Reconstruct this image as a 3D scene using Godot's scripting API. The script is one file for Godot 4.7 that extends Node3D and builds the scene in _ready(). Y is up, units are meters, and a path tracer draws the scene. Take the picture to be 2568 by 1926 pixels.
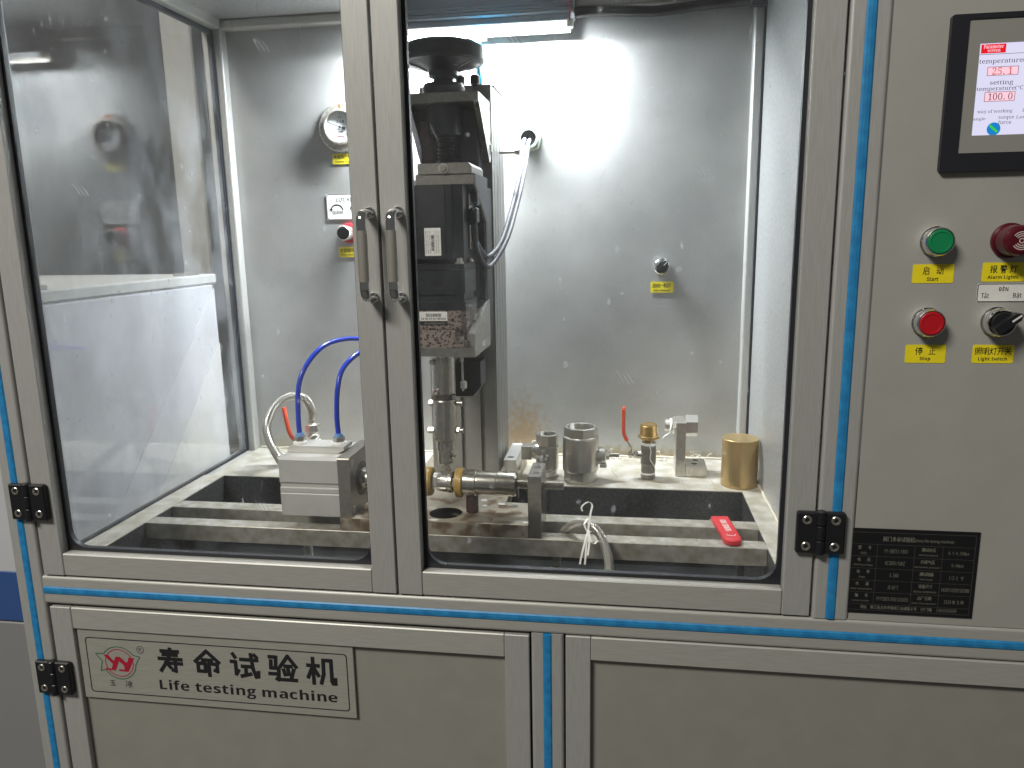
extends Node3D
# All builders take millimetres; x to the right, y up, z towards the viewer. The machine's front face is z = 0, the middle of its front rail is y = 0.
const U := 0.001
const FLAT := 0xFFFFFFFF
var org := Vector3.ZERO
var names := {}
var M := {}
var rng := RandomNumberGenerator.new()
var glyphs := {}
var font_cache := {}

# ---------------------------------------------------------------- bookkeeping
func numbered(called: String) -> String:
	var n: int = names.get(called, 0)
	names[called] = n + 1
	return called if n == 0 else "%s_%03d" % [called, n]

func tag(o: Node3D, label: String, category: String, group := "") -> void:
	o.set_meta("label", label)
	o.set_meta("category", category)
	if group != "":
		o.set_meta("group", group)

func thing(called: String, base: Vector3, label: String, category: String, group := "") -> Node3D:
	var o := Node3D.new()
	o.name = numbered(called)
	add_child(o)
	o.position = base * U
	org = base
	tag(o, label, category, group)
	return o

func holder(called: String, parent: Node3D) -> Node3D:
	var o := Node3D.new()
	o.name = called
	parent.add_child(o, true)
	return o

func mb() -> SurfaceTool:
	var s := SurfaceTool.new()
	s.begin(Mesh.PRIMITIVE_TRIANGLES)
	return s

func obj(called: String, s: SurfaceTool, m: Material, parent: Node3D) -> MeshInstance3D:
	s.generate_normals()
	var o := MeshInstance3D.new()
	o.mesh = s.commit()
	o.material_override = m
	o.name = called
	parent.add_child(o, true)
	return o

func struct(called: String, s: SurfaceTool, m: Material) -> MeshInstance3D:
	var o := obj(called, s, m, self)
	o.set_meta("kind", "structure")
	return o

# ---------------------------------------------------------------- shapes
func tri(s: SurfaceTool, a: Vector3, b: Vector3, c: Vector3, g := FLAT) -> void:
	# a, b, c run counter-clockwise seen from outside; Godot wants clockwise
	s.set_smooth_group(g)
	s.add_vertex((a - org) * U)
	s.set_smooth_group(g)
	s.add_vertex((c - org) * U)
	s.set_smooth_group(g)
	s.add_vertex((b - org) * U)

func fan(s: SurfaceTool, p: Array, out: Vector3, g := FLAT) -> void:
	var n: Vector3 = (p[1] - p[0]).cross(p[2] - p[0])
	var flip := n.dot(out) < 0.0
	for i in range(1, p.size() - 1):
		if flip:
			tri(s, p[0], p[i + 1], p[i], g)
		else:
			tri(s, p[0], p[i], p[i + 1], g)

func box(s: SurfaceTool, a: Vector3, b: Vector3, c := 0.0) -> void:
	var lo := Vector3(minf(a.x, b.x), minf(a.y, b.y), minf(a.z, b.z))
	var hi := Vector3(maxf(a.x, b.x), maxf(a.y, b.y), maxf(a.z, b.z))
	var d := hi - lo
	c = minf(c, minf(d.x, minf(d.y, d.z)) * 0.45)
	var e := [lo, hi]
	var corner := func(ix: int, iy: int, iz: int, face: int) -> Vector3:
		var p := Vector3(e[ix].x, e[iy].y, e[iz].z)
		var inn := Vector3(c if ix == 0 else -c, c if iy == 0 else -c, c if iz == 0 else -c)
		if face == 0: inn.x = 0.0
		elif face == 1: inn.y = 0.0
		else: inn.z = 0.0
		return p + inn
	for k in 2:
		var sg := -1.0 if k == 0 else 1.0
		fan(s, [corner.call(k, 0, 0, 0), corner.call(k, 1, 0, 0), corner.call(k, 1, 1, 0), corner.call(k, 0, 1, 0)], Vector3(sg, 0, 0))
		fan(s, [corner.call(0, k, 0, 1), corner.call(1, k, 0, 1), corner.call(1, k, 1, 1), corner.call(0, k, 1, 1)], Vector3(0, sg, 0))
		fan(s, [corner.call(0, 0, k, 2), corner.call(1, 0, k, 2), corner.call(1, 1, k, 2), corner.call(0, 1, k, 2)], Vector3(0, 0, sg))
	if c <= 0.0:
		return
	for i in 2:
		for j in 2:
			var o1 := Vector3(i * 2 - 1, j * 2 - 1, 0)
			fan(s, [corner.call(i, j, 0, 0), corner.call(i, j, 1, 0), corner.call(i, j, 1, 1), corner.call(i, j, 0, 1)], o1)
			var o2 := Vector3(i * 2 - 1, 0, j * 2 - 1)
			fan(s, [corner.call(i, 0, j, 0), corner.call(i, 1, j, 0), corner.call(i, 1, j, 2), corner.call(i, 0, j, 2)], o2)
			var o3 := Vector3(0, i * 2 - 1, j * 2 - 1)
			fan(s, [corner.call(0, i, j, 1), corner.call(1, i, j, 1), corner.call(1, i, j, 2), corner.call(0, i, j, 2)], o3)
			for k in 2:
				fan(s, [corner.call(i, j, k, 0), corner.call(i, j, k, 1), corner.call(i, j, k, 2)], Vector3(i * 2 - 1, j * 2 - 1, k * 2 - 1))

func bx(s: SurfaceTool, x0: float, y0: float, z0: float, x1: float, y1: float, z1: float, c := 0.0) -> void:
	box(s, Vector3(x0, y0, z0), Vector3(x1, y1, z1), c)

func basis_of(axis: Vector3) -> Array:
	var a := axis.normalized()
	var u := a.cross(Vector3.UP if absf(a.y) < 0.9 else Vector3.RIGHT).normalized()
	return [a, u, a.cross(u)]

func lathe(s: SurfaceTool, base: Vector3, axis: Vector3, prof: Array, n := 24, smooth := false, phase := 0.0, flat := false) -> void:
	# prof: Vector2(radius, height) pairs from start to end; the outside lies to the right of the way up
	var f := basis_of(axis)
	for i in prof.size() - 1:
		var p: Vector2 = prof[i]
		var q: Vector2 = prof[i + 1]
		var g := FLAT if flat else (1 if smooth else 1 + i)
		for k in n:
			var t0 := TAU * k / n + phase
			var t1 := TAU * (k + 1) / n + phase
			var d0: Vector3 = f[1] * cos(t0) + f[2] * sin(t0)
			var d1: Vector3 = f[1] * cos(t1) + f[2] * sin(t1)
			var a: Vector3 = base + f[0] * p.y + d0 * p.x
			var b: Vector3 = base + f[0] * p.y + d1 * p.x
			var c: Vector3 = base + f[0] * q.y + d1 * q.x
			var d: Vector3 = base + f[0] * q.y + d0 * q.x
			if p.x > 0.001:
				tri(s, a, b, c, g)
			if q.x > 0.001:
				tri(s, a, c, d, g)

func cyl(s: SurfaceTool, p0: Vector3, p1: Vector3, r: float, n := 20, ch := 0.6) -> void:
	var h := p0.distance_to(p1)
	ch = minf(ch, minf(r * 0.4, h * 0.4))
	lathe(s, p0, p1 - p0, [Vector2(0, 0), Vector2(r - ch, 0), Vector2(r, ch), Vector2(r, h - ch), Vector2(r - ch, h), Vector2(0, h)], n)

func hexn(s: SurfaceTool, p0: Vector3, p1: Vector3, r: float, bore := 0.0, depth := 0.0, n := 6, ch := 0.0, phase := 0.0) -> void:
	# a nut or hexagon; bore > 0 leaves a round hole `depth` deep in the p1 end
	var h := p0.distance_to(p1)
	if ch <= 0.0: ch = r * 0.08
	lathe(s, p0, p1 - p0, [Vector2(0, 0), Vector2(r - ch, 0), Vector2(r, ch), Vector2(r, h - ch), Vector2(r - ch, h)], n, false, phase, true)
	var f := basis_of(p1 - p0)
	if bore <= 0.0:
		var pts := []
		for k in n:
			var t := TAU * k / n + phase
			pts.append(p1 + (f[1] * cos(t) + f[2] * sin(t)) * (r - ch))
		fan(s, pts, f[0])
		return
	var m := n * 4
	for k in m:
		var t0 := TAU * k / m + phase
		var t1 := TAU * (k + 1) / m + phase
		var i0: Vector3 = p1 + (f[1] * cos(t0) + f[2] * sin(t0)) * bore
		var i1: Vector3 = p1 + (f[1] * cos(t1) + f[2] * sin(t1)) * bore
		var k0: int = k / 4
		var c0 := TAU * k0 / n + phase
		var c1 := TAU * (k0 + 1) / n + phase
		var a: Vector3 = p1 + (f[1] * cos(c0) + f[2] * sin(c0)) * (r - ch)
		var b: Vector3 = p1 + (f[1] * cos(c1) + f[2] * sin(c1)) * (r - ch)
		var o0 := a.lerp(b, (k % 4) / 4.0)
		var o1 := a.lerp(b, (k % 4 + 1) / 4.0)
		fan(s, [i0, o0, o1, i1], f[0])
	threads(s, p1 - f[0] * depth, p1, bore, 1.6, m, true)

func threads(s: SurfaceTool, p0: Vector3, p1: Vector3, r: float, pitch := 1.6, n := 24, inside := false) -> void:
	# a screw thread as a zigzag of rings; inside = the wall of a threaded hole with a floor at p0
	var h := p0.distance_to(p1)
	var k := maxi(2, int(h / pitch))
	var prof := []
	if inside:
		for i in k + 1:
			prof.append(Vector2(r, h - h * i / k))
			if i < k:
				prof.append(Vector2(r - pitch * 0.45, h - h * (i + 0.5) / k))
		prof.append(Vector2(0, 0))
	else:
		prof.append(Vector2(0, 0))
		for i in k + 1:
			prof.append(Vector2(r - pitch * 0.5, h * i / k))
			if i < k:
				prof.append(Vector2(r, h * (i + 0.5) / k))
		prof.append(Vector2(0, h))
	lathe(s, p0, p1 - p0, prof, n)

func socket_screw(s: SurfaceTool, p: Vector3, out: Vector3, r: float, h: float) -> void:
	# a socket head cap screw with its hexagon recess
	var f := basis_of(out)
	lathe(s, p, out, [Vector2(r, 0), Vector2(r, h - r * 0.12), Vector2(r * 0.88, h), Vector2(r * 0.55, h), Vector2(r * 0.5, h * 0.45), Vector2(0, h * 0.45)], 18)

func smooth_path(pts: Array, steps := 8) -> Array:
	var out := []
	for i in pts.size() - 1:
		var a: Vector3 = pts[maxi(i - 1, 0)]
		var b: Vector3 = pts[i]
		var c: Vector3 = pts[i + 1]
		var d: Vector3 = pts[mini(i + 2, pts.size() - 1)]
		for k in steps:
			out.append(b.cubic_interpolate(c, a, d, float(k) / steps))
	out.append(pts[-1])
	return out

func tube(s: SurfaceTool, pts: Array, r: float, n := 12, bump := 0.0, every := 2, squash := Vector3.ONE) -> void:
	var u := Vector3.ZERO
	var rings := []
	for i in pts.size():
		var t: Vector3 = (pts[mini(i + 1, pts.size() - 1)] - pts[maxi(i - 1, 0)]).normalized()
		if u == Vector3.ZERO:
			u = t.cross(Vector3.UP if absf(t.y) < 0.9 else Vector3.RIGHT).normalized()
		u = (u - t * u.dot(t)).normalized()
		var w := t.cross(u)
		var rr := r + (bump if i % every == 0 else 0.0)
		var ring := []
		for k in n:
			ring.append(pts[i] + (u * cos(TAU * k / n) + w * sin(TAU * k / n)) * rr * squash)
		rings.append(ring)
	for i in rings.size() - 1:
		for k in n:
			var k1 := (k + 1) % n
			tri(s, rings[i][k], rings[i][k1], rings[i + 1][k1], 1)
			tri(s, rings[i][k], rings[i + 1][k1], rings[i + 1][k], 1)
	fan(s, rings[0], pts[0] - pts[1])
	fan(s, rings[-1], pts[-1] - pts[-2])

func extrude(s: SurfaceTool, poly: Array, axis: String, a0: float, a1: float, g := FLAT) -> void:
	# axis z: poly is (x, y); axis y: (x, z); axis x: (z, y)
	var at := func(p: Vector2, d: float) -> Vector3:
		if axis == "z": return Vector3(p.x, p.y, d)
		if axis == "y": return Vector3(p.x, d, p.y)
		return Vector3(d, p.y, p.x)
	var packed := PackedVector2Array(poly)
	var area := 0.0
	for i in poly.size():
		var p: Vector2 = poly[i]
		var q: Vector2 = poly[(i + 1) % poly.size()]
		area += p.cross(q)
	var ids := Geometry2D.triangulate_polygon(packed)
	var up: Vector3 = at.call(Vector2.ZERO, 1.0) - at.call(Vector2.ZERO, 0.0)
	for i in range(0, ids.size(), 3):
		var t := [poly[ids[i]], poly[ids[i + 1]], poly[ids[i + 2]]]
		fan(s, [at.call(t[0], a0), at.call(t[1], a0), at.call(t[2], a0)], up * (-1.0 if a1 > a0 else 1.0))
		fan(s, [at.call(t[0], a1), at.call(t[1], a1), at.call(t[2], a1)], up * (1.0 if a1 > a0 else -1.0))
	for i in poly.size():
		var p: Vector2 = poly[i]
		var q: Vector2 = poly[(i + 1) % poly.size()]
		var e := q - p
		var nn := Vector2(e.y, -e.x) * (1.0 if area > 0.0 else -1.0)
		var out: Vector3 = at.call(nn, 0.0) - at.call(Vector2.ZERO, 0.0)
		fan(s, [at.call(p, a0), at.call(q, a0), at.call(q, a1), at.call(p, a1)], out, g)

func rrect(x0: float, y0: float, x1: float, y1: float, r: float, n := 6) -> Array:
	var out := []
	var c := [Vector2(x1 - r, y1 - r), Vector2(x0 + r, y1 - r), Vector2(x0 + r, y0 + r), Vector2(x1 - r, y0 + r)]
	for q in 4:
		for i in n + 1:
			var t := PI / 2 * (q + float(i) / n)
			out.append(c[q] + Vector2(cos(t), sin(t)) * r)
	return out

func ring(s: SurfaceTool, outer: Array, inner: Array, z0: float, z1: float) -> void:
	var n := outer.size()
	for i in n:
		var j := (i + 1) % n
		var a: Vector2 = outer[i]
		var b: Vector2 = outer[j]
		var c: Vector2 = inner[j]
		var d: Vector2 = inner[i]
		if a.distance_to(b) + c.distance_to(d) < 0.001:
			continue
		for z in [z0, z1]:
			var out := Vector3(0, 0, 1 if z == z1 else -1)
			if a.distance_to(b) > 0.001:
				fan(s, [Vector3(a.x, a.y, z), Vector3(b.x, b.y, z), Vector3(d.x, d.y, z)], out)
			if c.distance_to(d) > 0.001:
				fan(s, [Vector3(b.x, b.y, z), Vector3(c.x, c.y, z), Vector3(d.x, d.y, z)], out)
		if a.distance_to(b) > 0.001:
			var e := b - a
			fan(s, [Vector3(a.x, a.y, z0), Vector3(b.x, b.y, z0), Vector3(b.x, b.y, z1), Vector3(a.x, a.y, z1)], Vector3(e.y, -e.x, 0))
		if c.distance_to(d) > 0.001:
			var e2 := c - d
			fan(s, [Vector3(d.x, d.y, z0), Vector3(c.x, c.y, z0), Vector3(c.x, c.y, z1), Vector3(d.x, d.y, z1)], Vector3(-e2.y, e2.x, 0))

func slot_profile(w: float, r := 4.0) -> Array:
	# cross section of an aluminium profile in (across, depth): front face at depth 0 with an open slot, rounded corners
	var h := w / 2
	var p := [Vector2(-5.4, 0), Vector2(-5.4, -4), Vector2(5.4, -4), Vector2(5.4, 0)]
	for c in [[h - r, -r, 90.0, 0.0], [h - r, -w + r, 0.0, -90.0], [-h + r, -w + r, -90.0, -180.0], [-h + r, -r, -180.0, -270.0]]:
		for i in 6:
			var t := deg_to_rad(lerpf(c[2], c[3], i / 5.0))
			p.append(Vector2(c[0] + cos(t) * r, c[1] + sin(t) * r))
	return p

func plane_uv(called: String, o: Vector3, u: Vector3, v: Vector3, m: Material, parent: Node3D) -> MeshInstance3D:
	# a thin sheet: o = lower left corner, u and v its edges; its texture runs once across it; 1 mm thick
	var s := mb()
	var n := u.cross(v).normalized()
	var add := func(p: Vector3, uv: Vector2) -> void:
		s.set_uv(uv)
		s.set_smooth_group(FLAT)
		s.add_vertex((p - org) * U)
	var q := [o, o + u, o + u + v, o + v]
	var w := [Vector2(0, 1), Vector2(1, 1), Vector2(1, 0), Vector2(0, 0)]
	for k in [0, 2, 1, 0, 3, 2]:
		add.call(q[k], w[k])
	for k in [0, 1, 2, 0, 2, 3]:
		add.call(q[k] - n, w[k])
	for i in 4:
		var j := (i + 1) % 4
		add.call(q[i], w[i])
		add.call(q[j], w[j])
		add.call(q[j] - n, w[j])
		add.call(q[i], w[i])
		add.call(q[j] - n, w[j])
		add.call(q[i] - n, w[i])
	return obj(called, s, m, parent)

# ---------------------------------------------------------------- lettering
func words(s: SurfaceTool, what: String, c: Vector3, w: float, h: float, font := "Droid Sans", bold := false, right := Vector3.RIGHT, up := Vector3.UP) -> void:
	# what, stretched to w by h millimetres round c
	var key := font + str(bold)
	if not font_cache.has(key):
		var f := SystemFont.new()
		f.font_names = PackedStringArray([font])
		f.font_weight = 700 if bold else 400
		font_cache[key] = f
	var t := TextMesh.new()
	t.font = font_cache[key]
	for ch in what:
		if not t.font.has_char(ch.unicode_at(0)):
			var f := FontVariation.new()
			f.base_font = ThemeDB.fallback_font
			t.font = f
			break
	t.font_size = 48
	t.pixel_size = 1.0
	t.curve_step = 4.0
	t.depth = 0.0
	t.text = what
	var faces := t.get_faces()
	if faces.is_empty():
		return
	var lo := Vector3(1e9, 1e9, 0)
	var hi := -lo
	for p in faces:
		lo = lo.min(p)
		hi = hi.max(p)
	var mid := (lo + hi) / 2
	var d := hi - lo
	var n := right.cross(up)
	for i in range(0, faces.size(), 3):
		var q := []
		for k in 3:
			var p: Vector3 = faces[i + k] - mid
			q.append(c + right * (p.x / d.x * w) + up * (p.y / d.y * h))
		if (q[1] - q[0]).cross(q[2] - q[0]).length() > 1e-9:
			fan(s, q, n)

func stroke(s: SurfaceTool, pts: Array, c: Vector3, wd: float, right := Vector3.RIGHT, up := Vector3.UP) -> void:
	# pts in millimetres in the plane (right, up) round c
	var n := right.cross(up)
	for i in pts.size() - 1:
		var a: Vector2 = pts[i]
		var b: Vector2 = pts[i + 1]
		var e := (b - a).normalized()
		var o := Vector2(-e.y, e.x) * wd / 2
		a -= e * wd * 0.35
		b += e * wd * 0.35
		var lift := n * (0.012 * (i % 7) + rng.randf() * 0.05)
		var q := []
		for p in [a - o, b - o, b + o, a + o]:
			q.append(c + right * p.x + up * p.y + lift)
		fan(s, q, n)

func glyph_strokes(ch: String, box_: Rect2) -> Array:
	var out := []
	var d: String = glyphs.get(ch, "12,12 88,12 88,88 12,88 12,12/12,50 88,50/50,12 50,88")
	for part in d.split("/"):
		if part.begins_with("="):
			var bits := part.substr(1).split(":")
			var r := bits[1].split(",")
			var sub := Rect2(float(r[0]) / 100, float(r[1]) / 100, float(r[2]) / 100, float(r[3]) / 100)
			out.append_array(glyph_strokes(bits[0], Rect2(box_.position + sub.position * box_.size, sub.size * box_.size)))
			continue
		var line := []
		for xy in part.strip_edges().split(" "):
			var v := xy.split(",")
			line.append(box_.position + Vector2(float(v[0]), float(v[1])) / 100.0 * box_.size)
		out.append(line)
	return out

func hanzi(s: SurfaceTool, what: String, c: Vector3, pitch: float, size: Vector2, wd: float, right := Vector3.RIGHT, up := Vector3.UP) -> void:
	# a row of characters round c, `pitch` apart
	for i in what.length():
		if what[i] == " ":
			continue
		var x := (i - (what.length() - 1) / 2.0) * pitch
		for line in glyph_strokes(what[i], Rect2(0, 0, 1, 1)):
			var pts := []
			for p in line:
				pts.append(Vector2(x + (p.x - 0.5) * size.x, (0.5 - p.y) * size.y))
			stroke(s, pts, c, wd, right, up)

func rule(s: SurfaceTool, x0: float, y0: float, x1: float, y1: float, z: float, w: float) -> void:
	stroke(s, [Vector2(x0, y0), Vector2(x1, y1)], Vector3(0, 0, z), w)

# ---------------------------------------------------------------- materials
func lin(r: float, g: float, b: float) -> Color:
	return Color(r, g, b).linear_to_srgb()

func noise_tex(freq: float, sd: int, c0: Color, c1: Color, size := 512, octaves := 4, contrast := 0.0) -> NoiseTexture2D:
	var n := FastNoiseLite.new()
	n.seed = sd
	n.frequency = freq
	n.fractal_octaves = octaves
	var t := NoiseTexture2D.new()
	t.width = size
	t.height = size
	t.seamless = true
	t.noise = n
	var g := Gradient.new()
	g.offsets = PackedFloat32Array([0.0 + contrast, 1.0 - contrast])
	g.colors = PackedColorArray([c0, c1])
	t.color_ramp = g
	return t

func mat(called: String, c: Color, rough: float, metal := 0.0, tex: Texture2D = null, scale := Vector3.ONE, rough_tex: Texture2D = null, bump: Texture2D = null, bump_cm := 0.0) -> StandardMaterial3D:
	var m := StandardMaterial3D.new()
	m.resource_name = called
	m.albedo_color = c
	m.roughness = rough
	m.metallic = metal
	if tex or rough_tex or bump:
		m.uv1_triplanar = true
		m.uv1_world_triplanar = true
		m.uv1_scale = scale
		m.uv1_triplanar_sharpness = 8.0
	if tex:
		m.albedo_texture = tex
	if rough_tex:
		m.roughness_texture = rough_tex
	if bump:
		m.heightmap_enabled = true
		m.heightmap_texture = bump
		m.heightmap_scale = bump_cm
	M[called] = m
	return m

func glow(called: String, c: Color, energy: float) -> StandardMaterial3D:
	var m := mat(called, Color(0, 0, 0), 0.6)
	m.emission_enabled = true
	m.emission = c
	m.emission_energy_multiplier = energy
	return m

# ---------------------------------------------------------------- computed pictures of surfaces
func speck_image(w: int, h: int, lo: float, hi: float, sd: int, specks: int, freq: float) -> Image:
	# a grey sheet with cloudy tone, pale specks and a few scratches
	var im := Image.create(w, h, false, Image.FORMAT_RGB8)
	var n := FastNoiseLite.new()
	n.seed = sd
	n.frequency = freq
	n.fractal_octaves = 5
	var fine := FastNoiseLite.new()
	fine.seed = sd + 7
	fine.frequency = 0.25
	for y in h:
		for x in w:
			var v := lerpf(lo, hi, clampf(0.5 + n.get_noise_2d(x, y) * 0.8 + fine.get_noise_2d(x, y * 0.15) * 0.12, 0.0, 1.0))
			im.set_pixel(x, y, Color(v, v, v))
	for i in specks:
		var x := rng.randi_range(2, w - 3)
		var y := int(h - 3 - (h - 5) * pow(rng.randf(), 1.3))
		var c := minf(1.0, hi + rng.randf_range(0.05, 0.25))
		var r := 1 if rng.randf() < 0.85 else 2
		im.fill_rect(Rect2i(x, y, r, r), Color(c, c, c))
	return im

func line_on(im: Image, x0: float, y0: float, x1: float, y1: float, c: Color, a: float, w := 1) -> void:
	var k := int(maxf(absf(x1 - x0), absf(y1 - y0))) + 1
	for i in k:
		var t := float(i) / k
		for j in w:
			var x := clampi(int(lerpf(x0, x1, t)), 0, im.get_width() - 1)
			var y := clampi(int(lerpf(y0, y1, t)) + j, 0, im.get_height() - 1)
			im.set_pixel(x, y, im.get_pixel(x, y).lerp(c, a))

func blot(im: Image, cx: float, cy: float, rx: float, ry: float, c: Color, a: float, sd: int) -> void:
	var n := FastNoiseLite.new()
	n.seed = sd
	n.frequency = 0.06
	for y in range(maxi(0, int(cy - ry)), mini(im.get_height(), int(cy + ry))):
		for x in range(maxi(0, int(cx - rx)), mini(im.get_width(), int(cx + rx))):
			var d := Vector2((x - cx) / rx, (y - cy) / ry).length()
			var k := clampf((1.0 - d) * 1.6 + n.get_noise_2d(x, y) * 0.7 - 0.15, 0.0, 1.0) * a
			if d < 1.0 and k > 0.0:
				im.set_pixel(x, y, im.get_pixel(x, y).lerp(c, k))

func back_wall_texture() -> ImageTexture:
	# 1090 x 876 mm on 1090 x 876 pixels; left edge x = -20, top y = 896
	var im := speck_image(1090, 876, 0.86, 0.96, 3, 1100, 0.005)
	var white := Color(1, 1, 1)
	line_on(im, 760, 524, 812, 536, white, 0.45)
	line_on(im, 812, 536, 845, 548, white, 0.3)
	line_on(im, 868, 572, 900, 574, white, 0.55, 2)
	line_on(im, 872, 508, 900, 511, white, 0.35)
	for i in 26:
		var x := rng.randf_range(560, 1040)
		var y := rng.randf_range(90, 560)
		line_on(im, x, y, x + rng.randf_range(-14, 14), y + rng.randf_range(4, 40), white, rng.randf_range(0.06, 0.22))
	for i in 5:
		var x := 238.0 + i * 5.0
		line_on(im, x, 296, x + rng.randf_range(-3, 3), 296 + rng.randf_range(40, 90), Color(0.85, 0.8, 0.5), 0.35)
	blot(im, 612, 850, 60, 120, Color(0.86, 0.66, 0.42), 0.5, 11)  # warm reflection of brass and rust, put into the wall colour
	blot(im, 800, 872, 320, 26, Color(0.8, 0.7, 0.5), 0.6, 12)
	blot(im, 120, 868, 120, 30, Color(0.85, 0.82, 0.7), 0.5, 13)
	blot(im, 700, 640, 190, 150, Color(1, 1, 1), 0.10, 14)
	for i in 700:
		var x := int(rng.randfn(720, 110))
		var y := int(rng.randfn(690, 80))
		if x > 0 and x < 1088 and y > 0 and y < 874:
			im.set_pixel(x, y, im.get_pixel(x, y).lerp(Color(1, 0.97, 0.85), 0.5))
	return ImageTexture.create_from_image(im)

func dust_texture(sd: int, thick: float) -> ImageTexture:
	# what lies on a pane: a thin even film, wiped smears, splashes and grit; alpha is how much it covers
	var w := 900
	var h := 1500
	var im := Image.create(w, h, false, Image.FORMAT_RGBA8)
	var n := FastNoiseLite.new()
	n.seed = sd
	n.frequency = 0.004
	n.fractal_octaves = 4
	for y in h:
		for x in w:
			var v := n.get_noise_2d(x * 1.6, y * 0.8)
			im.set_pixel(x, y, Color(0.9, 0.92, 0.95, clampf(thick * (1.0 + v * 2.4), 0.0, thick * 2.2)))
	for i in 900:
		var x := rng.randi_range(0, w - 4)
		var y := rng.randi_range(0, h - 4)
		var a := rng.randf_range(0.04, 0.24)
		im.fill_rect(Rect2i(x, y, 1 + int(rng.randf() * 2.6), 1 + int(rng.randf() * 3.2)), Color(0.95, 0.96, 1.0, a))
	for i in 3600:
		im.set_pixel(rng.randi_range(0, w - 1), rng.randi_range(0, h - 1), Color(0.95, 0.96, 1.0, rng.randf_range(0.08, 0.35)))
	for i in 60:
		var x := rng.randf_range(20, w - 60)
		var y := rng.randf_range(20, h - 60)
		var d := Vector2(rng.randf_range(-18, 18), rng.randf_range(6, 40))
		line_on(im, x, y, x + d.x, y + d.y, Color(0.95, 0.97, 1.0, 0.5), rng.randf_range(0.12, 0.45), 1 + int(rng.randf() * 3))
	for i in 3:
		# three short wiped strokes side by side
		var sx := rng.randf_range(60, w - 80)
		var sy := rng.randf_range(60, h - 80)
		for j in 3:
			line_on(im, sx + j * 12, sy + j * 2, sx + j * 12 + 16, sy + 22 + j * 2, Color(0.95, 0.97, 1.0, 0.6), 0.3, 5)
	for i in 44:
		var cx := rng.randf_range(40, w - 40)
		var cy := rng.randf_range(40, h - 40)
		blot(im, cx, cy, rng.randf_range(4, 10), rng.randf_range(4, 14), Color(0.95, 0.97, 1.0, 0.4), 0.6, sd + i)
	return ImageTexture.create_from_image(im)

func rust_texture(sd: int, base: Color, spot: Color, freq: float, cut: float, soft_edge := 0.18) -> ImageTexture:
	var im := Image.create(512, 512, false, Image.FORMAT_RGB8)
	var n := FastNoiseLite.new()
	n.seed = sd
	n.noise_type = FastNoiseLite.TYPE_SIMPLEX
	n.frequency = freq
	n.fractal_octaves = 3
	for y in 512:
		for x in 512:
			var k := smoothstep(cut, cut + soft_edge, n.get_noise_2d(x, y))
			im.set_pixel(x, y, base.lerp(spot, k))
	return ImageTexture.create_from_image(im)

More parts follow.
